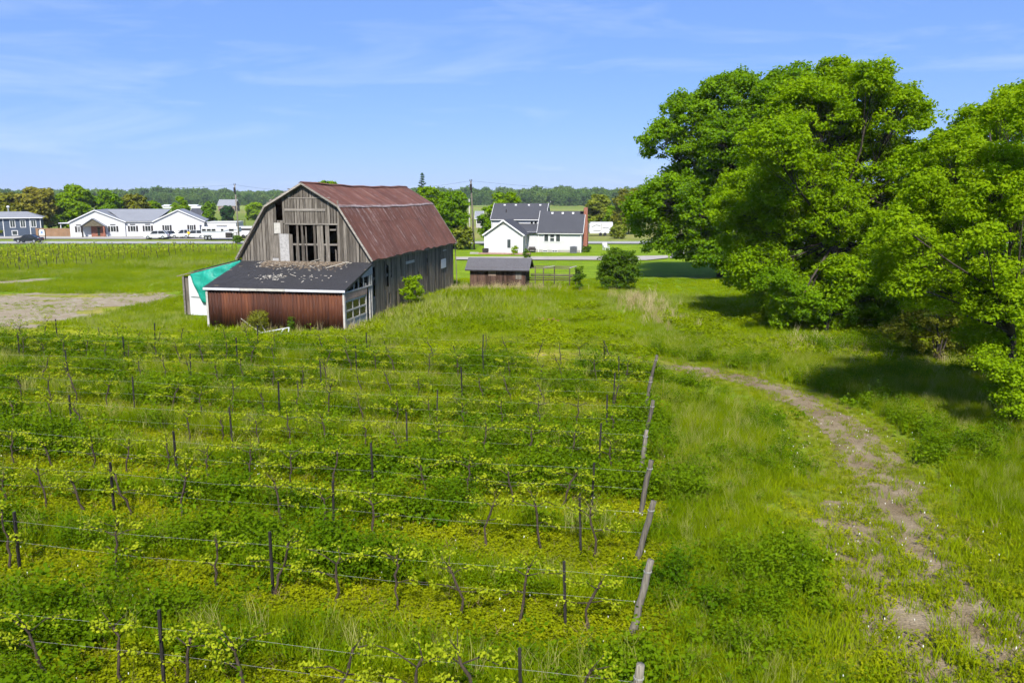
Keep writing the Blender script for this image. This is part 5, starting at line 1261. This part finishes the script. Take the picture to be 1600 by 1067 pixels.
for yy in (0, pdp):
    for z in (ph, .82, .62 if yy == 0 else .95): MB().box(0 if yy == 0 else .2, 4.2 if yy == 0 else 4.6, yy - .07, yy - .05, z - .06, z + .04).build('rail', M_penw, pen)
MB().beam((4.17, 0, ph + .03), (4.57, pdp, ph + .03), .1, .07).build('top_rail', M_pale, pen); MB().beam((1.72, 0, ph + .03), (2.5, pdp, ph + .03), .09, .06).build('top_rail', M_pale, pen)
for z in (.62, .9): MB().beam((4.17, 0, z), (4.57, pdp, z), .08, .08).build('side_rail', M_penw, pen)
# brick rubble in the meadow
rb2 = random.Random(4)
for (u, v, n, lab) in [(856, 505, 16, 'reddish brick in the rubble heap on the meadow')]:
    c_ = G(u, v)
    for k in range(n):
        o = MB().box(-.12, .12, -.055, .055, -.035, .035).build('brick', M_brick, None, (c_.x + rb2.gauss(0, .28), c_.y + rb2.gauss(0, .3), .07 + .22 * abs(rb2.gauss(0, .5))))
        o.rotation_euler = (rb2.uniform(-.4, .4), rb2.uniform(-.4, .4), rb2.uniform(0, 3)); o.scale = (1.15,) * 3; tag(o, lab, 'brick', 'bricks of the small heap')
stones = [(1585, 655, .32, 'grey stone at the foot of the ash trunk, left'), (1597, 658, .28, 'grey stone at the foot of the ash trunk, right')]
for u, v, r_, lab in stones:
    m = MB(); m.lathe([(r_ * .7, -.05), (r_, r_ * .25), (r_ * .75, r_ * .6), (r_ * .3, r_ * .75)], n=8); o = m.build('stone', M_concrete, None, G(u, v)); tag(o, lab, 'stone')

# ------------------------------------------------------------------ utility poles and lines
def pole(u, vb, vt, lean, label, arm, mat=M_post, r0=.16):
    b_ = G(u, vb); top = AT(u, vt, b_.y).z; o = empty('utility_pole', b_, 0, label, 'pole')
    MB().tube([(0, 0, -.2), (lean * .5, 0, top * .5), (lean, 0, top)], [r0, r0 * .85, r0 * .7], 8).build('shaft', mat, o, smooth=True)
    if arm:
        MB().tube([(lean, -.25, top - 1.5), (lean, -.25, top - .5)], .2, 10).build('transformer', M_metal_post, o)
        for s_ in (-1, 1): MB().lathe([(.05, top - .02), (.08, top + .12), (.03, top + .28)], lean + s_ * .14, 0, 8).build('insulator', M_metal_post, o)
    return Vector((b_.x + lean, b_.y, top))
pA = pole(374, 376.5, 289, -.28, 'tall wooden utility pole behind the horse trailer', True)
pB = pole(741, 390, 283, -.45, 'tall wooden utility pole between barn and white house', True)
pC = pole(734.5, 381, 311, -.1, 'slim pale pole just left of the tall utility pole by the house', False, M_pale, .12)
for a, b_, lab in [(pA, pB, 'power line between the two utility poles'), (pB, Vector((60, 158, 10.8)), 'power line running right from the pole beside the house'), (pA, Vector((-160, 158, 10.5)), 'power line running left from the pole behind the trailer')]:
    mid = [a.lerp(b_, t) - Vector((0, 0, 1.6 * 4 * t * (1 - t))) for t in np.linspace(0, 1, 13)]
    tag(MB().tube(mid, .016, 4).build('power_line', M_metal_post), lab, 'cable')

# ------------------------------------------------------------------ white building with two gables, beyond the road
def wall_window(parent, x0, x1, z0, z1, y):
    f = window(parent, x0, x1, z0, z1, y, M_glassdk, 1, 0.1)
    for s_ in (x0 - .5, x1 + .14): MB().box(s_, s_ + .36, y - .05, y - .01, z0 - .05, z1 + .05).build('shutter', M_metal_post, parent)
O = G(110.5, 371); S_ = O.y / FPX * 1.0
wb = empty('white_building', O, 0.3, 'long white building with grey roof and two gables beyond road', 'building')
def bx_(u): return (u - 110.5) / FPX * (O.y + 1.0) * 1.12
gx1, gx2, gx3 = bx_(180), bx_(217), bx_(284)
zE, zA = 3.05, 5.5
MB().prism([(0, 0), (gx1, 0), (gx1, zE), (bx_(143), zA), (0, zE + .3)], 'y', 0, 16).build('wall', M_batten, wb)
MB().box(gx1 - .1, gx2 + .1, .35, 15.9, 0, zE + .1).build('wall', M_batten, wb)
MB().prism([(gx2, 0), (gx3, 0), (gx3, zE), (bx_(250), zA), (gx2, zE)], 'y', .05, 16).build('wall', M_batten, wb)
gable_roof_y(wb, 0, gx1, bx_(143), 0, 16, zE + .1, zA + .05, M_shingle_g, oh=.25)
gable_roof_y(wb, gx2, gx3, bx_(250), .05, 16, zE + .1, zA + .05, M_shingle_g, oh=.25)
MB().slab((gx1 - .2, 0.0, zE + .1), (gx2 + .2, 0.0, zE + .1), (gx2 + 3, 8, zA + .1), (gx1 - 4.5, 8, zA + .1), .1).build('middle_roof', M_shingle_g, wb)
MB().slab((gx1 - 4.5, 8, zA + .1), (gx2 + 3, 8, zA + .1), (gx2 + .2, 16, zE + .1), (gx1 - .2, 16, zE + .1), .1).build('middle_roof', M_shingle_g, wb)
MB().box(gx1 - .1, gx2 + .1, .04, .09, zE, zE + .16).build('gutter', M_frame, wb)
for u0, u1 in ((117.5, 125.5), (159, 170.5)): wall_window(wb, bx_(u0) + .4, bx_(u1) - .4, 1.1, 2.2, 0)
for u0, u1 in ((184, 195.5), (203, 215)): wall_window(wb, bx_(u0) + .4, bx_(u1) - .4, 1.1, 2.2, .35)
for u0, u1 in ((229, 239), (262, 271)): wall_window(wb, bx_(u0) + .4, bx_(u1) - .3, 1.2, 2.3, .05)
for u0 in (121.5, 164.5, 189.5, 209): MB().box(bx_(u0) - .5, bx_(u0) + .5, -.12 if u0 < 175 else .22, -.02 if u0 < 175 else .33, 2.5, 2.62).build('wall_lamp', M_metal_post, wb)
d_ = MB().box(bx_(278), bx_(280.5), .0, .04, .1, 2.3).build('door', plain('navy_door', (.03, .04, .07), .5), wb)
MB().box(bx_(280), bx_(280) + .06, -.05, 0, 1.1, 1.2).build('handle', M_hub, d_)
# timber entrance porch
M_timber = plain('brown_timber', (0.17, 0.08, 0.04), .8, var=.2); pc = bx_(141); ph_ = bx_(155.5) - pc
MB().prism([(pc - ph_, 2.3), (pc + ph_, 2.3), (pc, 3.75)], 'y', -1.6, -1.5).build('porch_gable', plain('olive_brown_shingle', (0.10, 0.085, 0.055), .85), wb)
m = MB(); m.slab((pc - ph_ - .2, -1.8, 2.2), (pc, -1.8, 3.85), (pc, 0, 3.85), (pc - ph_ - .2, 0, 2.2), .1); m.slab((pc, -1.8, 3.85), (pc + ph_ + .2, -1.8, 2.2), (pc + ph_ + .2, 0, 2.2), (pc, 0, 3.85), .1); m.build('porch_roof', M_shingle_g, wb)
for sx in (-1, 1): MB().box(pc + sx * (ph_ - .15) - .14, pc + sx * (ph_ - .15) + .14, -1.62, -1.34, 0, 2.3).build('porch_post', M_metal_post if sx < 0 else M_brick, wb)
MB().box(bx_(137), bx_(155), -.25, -.02, 0, 2.3).build('porch_wall', M_brick, wb)
d_ = MB().box(bx_(144.5), bx_(148.5), -.3, -.26, 0, 2.15).build('door', M_timber, wb); MB().box(bx_(145.1), bx_(147.9), -.32, -.305, .3, 1.95).build('pane', M_glassdk, d_)
ax_ = empty('annex_garage', local(wb, gx3 + .1, 2.5), .12, 'low white annex with dark open bay right of white building', 'building')
MB().box(0, 6.6, 0, 8, 0, 2.7).build('wall', M_batten, ax_); MB().box(-.1, 6.7, -.12, 8.1, 2.7, 2.85).build('roof', M_white, ax_)
MB().box(2.4, 4.6, -.05, -.01, .2, 2.05).build('open_bay', M_glassdk, ax_)
# wooden fence to the left of it
fc = empty('board_fence', G(57, 370), 0, 'brown board fence between navy house and white building', 'fence'); fl_ = (110 - 57) / FPX * fc.location.y; M_fence = siding('brown_fence_boards', (0.26, 0.155, 0.085), .16, True, .15)
n = int(fl_ / .42)
for k in range(n): MB().box(k * fl_ / n + .008, (k + 1) * fl_ / n - .008, -.02, .01, .08, 1.75 + .03 * rb.random()).build('board', M_fence, fc)
for k in range(0, n + 1, 6): MB().box(k * fl_ / n - .06, k * fl_ / n + .06, .012, .12, 0, 1.85).build('post', M_timber, fc)
pg = empty('pergola', G(101, 369.6), 0, 'white pergola roof behind the brown fence', 'pergola')
for sx in (-1.3, 1.1): MB().box(sx - .08, sx + .08, 1.2, 1.36, 0, 2.7).build('post', M_frame, pg)
MB().box(-1.6, 1.5, .9, 3.2, 2.7, 2.85).build('roof', M_frame, pg)
# navy house
O = G(-14, 370.5); nv = empty('navy_house', O, .45, 'navy blue house with grey roof and white windows at left edge', 'house'); sc_ = O.y / FPX
W_ = (55 + 14) * sc_
MB().box(0, W_, 0, 8, 0, 4.0).build('wall', M_navy, nv)
m = MB(); e_ = .45; m.v = [(-e_, -e_, 4.0), (W_ + e_, -e_, 4.0), (W_ + e_, 8 + e_, 4.0), (-e_, 8 + e_, 4.0), (1.2, 3.2, 5.2), (W_ - 2.6, 3.2, 5.2), (W_ - 2.6, 4.8, 5.2), (1.2, 4.8, 5.2)]
m.f = [(0, 1, 5, 4), (1, 2, 6, 5), (2, 3, 7, 6), (3, 0, 4, 7), (4, 5, 6, 7), (3, 2, 1, 0)]; m.build('roof', M_shingle_g, nv)
MB().box(-e_ - .02, W_ + e_ + .02, -e_ - .06, -e_ - .01, 3.84, 4.02).build('eave_strip', M_frame, nv)
for u in (16.5, 30.5, 45): x0 = (u - 3 + 14) * sc_; window(nv, x0, x0 + 6 * sc_, 2.0, 3.4, 0, M_glass, 1, .12)
x0 = (18 + 14) * sc_; window(nv, x0 - .4, x0 + .5, .35, 1.2, 0, M_glass, 0, .12)
for u in (4, 40, 54.6): MB().box((u + 14) * sc_ - .07, (u + 14) * sc_ + .07, -.06, -.005, 0, 3.84).build('corner_trim', M_frame, nv)
MB().tube([((10 + 14) * sc_, 4, 5.1), ((10 + 14) * sc_, 4, 5.9)], .14, 8).build('vent_pipe', M_hub, nv)
MB().lathe([(.1, 5.9), (.3, 6.1), (.3, 6.3), (.1, 6.45)], (10 + 14) * sc_, 4, 10).build('vent_cap', M_frame, nv)
# sign on two posts by the road
O = G(66.5, 375); sg = empty('roadside_sign', O, 0, 'white arched roadside sign on posts before brown fence', 'sign')
for sx in (-.62, .62): MB().box(sx - .06, sx + .06, -.06, .06, 0, 2.05).build('post', M_metal_post, sg)
MB().prism([(-.58, .85), (.58, .85), (.58, 1.75), (.35, 1.98), (0, 2.06), (-.35, 1.98), (-.58, 1.75)], 'y', -.05, .05).build('board', M_frame, sg)
MB().prism([(-.22, 1.3), (.22, 1.3), (.22, 1.55), (0, 1.75), (-.22, 1.55)], 'y', -.062, -.052).build('emblem', plain('blue_emblem', (.12, .2, .4), .6), sg)
MB().box(-.36, .36, -.062, -.052, 1.05, 1.15).build('lettering_band', plain('blue_emblem', (.12, .2, .4), .6), sg)

# ------------------------------------------------------------------ vehicles
def car(name, label, loc, rz, paint, length=4.6, kind='sedan'):
    o = empty(name, loc, rz, label, 'car', 'cars beyond the road'); k = length / 4.6
    body = [(-2.3, .38), (-2.25, .78), (-1.55, .92), (-.95, .97), (1.15, 1.0), (2.2, .95), (2.3, .72), (2.28, .36), (1.75, .28), (-1.75, .28)]
    cab = [(-1.0, .95), (-.35, 1.40), (.75, 1.44), (1.55, 1.02)] if kind == 'sedan' else [(-1.05, .95), (-.5, 1.58), (1.5, 1.62), (2.1, 1.0)]
    if kind == 'pickup': cab = [(-.9, .95), (-.35, 1.66), (.7, 1.7), (.85, 1.0)]
    sc = lambda P: [(a * k, z) for a, z in P]
    m = MB(); m.prism(sc(body), 'y', -.88, .88); b_ = m.build('body', paint, o); bv = b_.modifiers.new('bevel', 'BEVEL'); bv.width = .08; bv.segments = 2
    m = MB(); pc_ = sc(cab); n = len(pc_); m.v = [(x, -.8 if z < 1.05 else -.62, z) for x, z in pc_] + [(x, .8 if z < 1.05 else .62, z) for x, z in pc_]
    m.f = [tuple(range(n)), tuple(range(2 * n - 1, n - 1, -1))] + [(i, n + i, n + (i + 1) % n, (i + 1) % n) for i in range(n)]; m.build('cabin', M_glassdk, o)
    top = [(cab[1][0] - .02, cab[1][1] + .002), (cab[2][0] + .02, cab[2][1] + .002), (cab[2][0], cab[2][1] + .04), (cab[1][0], cab[1][1] + .04)]
    MB().prism(sc(top), 'y', -.63, .63).build('roof', paint, o)
    for xp in (cab[0], cab[3]):
        tp = cab[1] if xp is cab[0] else cab[2]
        for s_ in (-1, 1): MB().beam((xp[0] * k, s_ * .81, xp[1]), (tp[0] * k, s_ * .63, tp[1]), .07, .05).build('pillar', paint, o)
    xm = (cab[1][0] + cab[2][0]) / 2 * k
    for s_ in (-1, 1): MB().beam((xm, s_ * .81, .97), (xm, s_ * .635, cab[1][1] + .02), .07, .04).build('pillar', paint, o)
    for sx in (-1.42, 1.38):
        for s_ in (-1, 1):
            wv = empty('wheel', (sx * k, s_ * .8, .33)); wv.parent = o
            MB().tube([(0, -.1, 0), (0, .1, 0)], .33, 16).build('tyre', M_tyre, wv); MB().tube([(0, -.115, 0), (0, .115, 0)], .2, 12).build('rim', M_hub, wv)
    for s_ in (-.6, .6):
        MB().box(-2.3 * k - .01, -2.15 * k, s_ - .2, s_ + .2, .62, .76).build('headlight', M_lamp, o); MB().box(2.2 * k, 2.31 * k, s_ - .2, s_ + .2, .68, .82).build('tail_light', M_tail, o)
    MB().box(-2.34 * k, -2.24 * k, -.7, .7, .36, .5).build('bumper', M_metal_post, o)
    return o
M_cwhite = plain('white_car_paint', (0.52, 0.53, 0.54), .25, 0, .5, var=.03); M_cblue = plain('slate_blue_car_paint', (.07, .09, .13), .25, .3, .5, var=.04); M_csilver = plain('silver_car_paint', (.42, .44, .46), .3, .5, .5, var=.03)
car('car', 'black sedan driving on the road at far left', G(45.5, 379.3, .11), 0, M_black, 4.7)
car('car', 'white sedan parked leftmost before the white building', G(245, 373.4, .09), .12, M_cwhite, 4.6, 'suv')
car('car', 'slate blue car parked between two pale cars', G(263, 372.4, .09), 1.05, M_cblue, 4.5)
car('car', 'silver car parked third from the left', G(274, 371.9, .09), .25, M_csilver, 4.4)
car('car', 'white pickup parked beside the annex', G(288, 372.2, .09), .1, M_cwhite, 5.4, 'pickup')
car('car', 'white car parked just left of the horse trailer', G(305, 372.4, .09), .05, M_cwhite, 4.8, 'suv')
tp = empty('yellow_marker', G(295, 373.5, .0), 0, 'small yellow marker standing among the parked cars', 'marker')
MB().box(-.05, .05, -.05, .05, 0, .9).build('post', M_metal_post, tp); MB().prism([(-.35, 1.2), (0, .85), (.35, 1.2), (0, 1.55)], 'y', -.02, .02).build('plate', plain('yellow_plate', (.7, .4, .02), .6), tp)
tr_ = empty('horse_trailer', G(315.5, 375.2, .05), 0, 'long white horse trailer with dark window band by road pole', 'trailer'); tw = (372 - 315.5) / FPX * tr_.location.y; tk = tw / 7.4
MB().prism([(0, .45), (5.6 * tk, .45), (5.75 * tk, 1.2), (7.4 * tk, 1.55), (7.35 * tk, 2.45), (0, 2.55), (-.05, 1.4)], 'y', 0, 2.2).build('body', M_white, tr_)
MB().prism([(.05, 1.45), (4.0 * tk, 1.45), (5.4 * tk, 1.75), (7.2 * tk, 1.95), (7.2 * tk, 2.12), (5.2 * tk, 1.98), (3.9 * tk, 1.62), (.05, 1.62)], 'y', -.015, -.003).build('stripe', plain('grey_stripe', (.25, .28, .32), .5), tr_)
for k, (a, b_) in enumerate([(.15, .95), (1.15, 1.95), (2.1, 2.9), (4.0, 4.5), (5.6, 6.6)]): window(tr_, a * tk, b_ * tk, 1.72, 2.15, 0, M_glassdk, 0, .05)
MB().box(5.05 * tk, 6.2 * tk, -.6, -.1, .5, 1.45).build('tack_box', M_metal_post, tr_)
for sx in (.85, 1.55): 
    wv = empty('wheel', (sx * tk, .12, .42)); wv.parent = tr_; MB().tube([(0, -.16, 0), (0, .14, 0)], .42, 16).build('tyre', M_tyre, wv); MB().tube([(0, -.17, 0), (0, .15, 0)], .22, 12).build('rim', M_hub, wv)
MB().prism([(.35 * tk, .85), (2.05 * tk, .85), (1.9 * tk, 1.02), (.5 * tk, 1.02)], 'y', -.14, 0).build('mudguard', M_hub, tr_)
MB().beam((6.8 * tk, 1.1, 1.5), (6.8 * tk, 1.1, .05), .12).build('hitch_leg', M_metal_post, tr_)
t2_ = empty('flat_trailer', G(378, 372.5), 0, 'pale flat-sided trailer just right of the road pole', 'trailer')
MB().box(-1, 3, 0, 2, .5, 2.4).build('body', M_white, t2_); MB().box(-.8, 2.8, -.02, -.005, 1.6, 2.0).build('stripe', M_metal_post, t2_)
for sx in (.3, 1.2): MB().tube([(sx, -.05, .38), (sx, .2, .38)], .38, 14).build('wheel', M_tyre, t2_)

# ------------------------------------------------------------------ far fields: greenhouses, houses, wire fence
def far_house(name, label, u, v, wpx, hwall, hroof, depth, mw, mr, cat='house'):
    O = G(u, v); k = O.y / FPX; o = empty(name, O, 0, label, cat); W_ = wpx * k
    MB().box(0, W_, 0, depth, 0, hwall).build('wall', mw, o)
    gable_roof_x(o, 0, W_, 0, depth, depth / 2, hwall, hwall + hroof, mr, oh=.4, ox=.4)
    nw = max(1, int(W_ / 3.5))
    for i in range(nw): xx = (i + .5) * W_ / nw; window(o, xx - .6, xx + .6, 1.1, max(1.3, min(2.2, hwall - .3)), 0, M_glassdk, 0, .12)
far_house('greenhouse', 'long pale greenhouse far left before the distant wood', 254, 325.5, 52, 1.7, 0.9, 10, M_white, M_frame, 'greenhouse')
far_house('brown_house', 'far brown house with grey roof before the wood', 341, 330, 26, 3.5, 3.4, 9, plain('brown_brick_wall', (.2, .15, .12), .9), M_shingle_g)
far_house('brown_house', 'far low brown barn between two green trees', 300, 331, 16, 2.2, 0.9, 9, plain('tan_wall', (.33, .24, .15), .9), M_frame)
far_house('dark_shed', 'dark roofed shed beyond the white annex', 296, 349, 17, 2.6, 2.0, 8, M_white, M_shingle_h, 'shed')
far_house('white_barn', 'tiny far white barn over the farmhouse roof', 848, 320.5, 12, 3, 2, 10, M_white, M_frame, 'barn')
far_house('grey_house', 'tiny far grey house seen between poles and farmhouse', 744, 356, 9, 2.6, 1.8, 7, M_ply, M_shingle_g)
fw = empty('wire_fence', G(331, 353.5), 0, 'dark wire fence on the field above the horse trailer', 'fence'); k_ = fw.location.y / FPX
for i in range(0, 13): MB().box(i * 4.3 * k_ - .06, i * 4.3 * k_ + .06, -.06, .06, 0, 1.9).build('post', M_metal_post, fw)
for z in (.6, 1.2, 1.8): MB().box(0, 52 * k_, -.015, .015, z - .015, z + .015).build('wire', M_metal_post, fw)

# ------------------------------------------------------------------ the air: a thin haze that pales the far wood
hz = MB().box(-4300, 4300, -310, 5300, -1.5, 26).build('haze', None); tag(hz, 'thin bluish summer haze over the far fields', kind='stuff')
hm = bpy.data.materials.new('haze_air'); hm.use_nodes = True; hn = hm.node_tree.nodes; hn.remove(hn['Principled BSDF'])
pv = hn.new('ShaderNodeVolumePrincipled'); pv.inputs['Color'].default_value = (0.8, 0.9, 1.0, 1); pv.inputs['Density'].default_value = 0.0001
hm.node_tree.links.new(pv.outputs[0], hn['Material Output'].inputs['Volume']); hz.data.materials.append(hm)
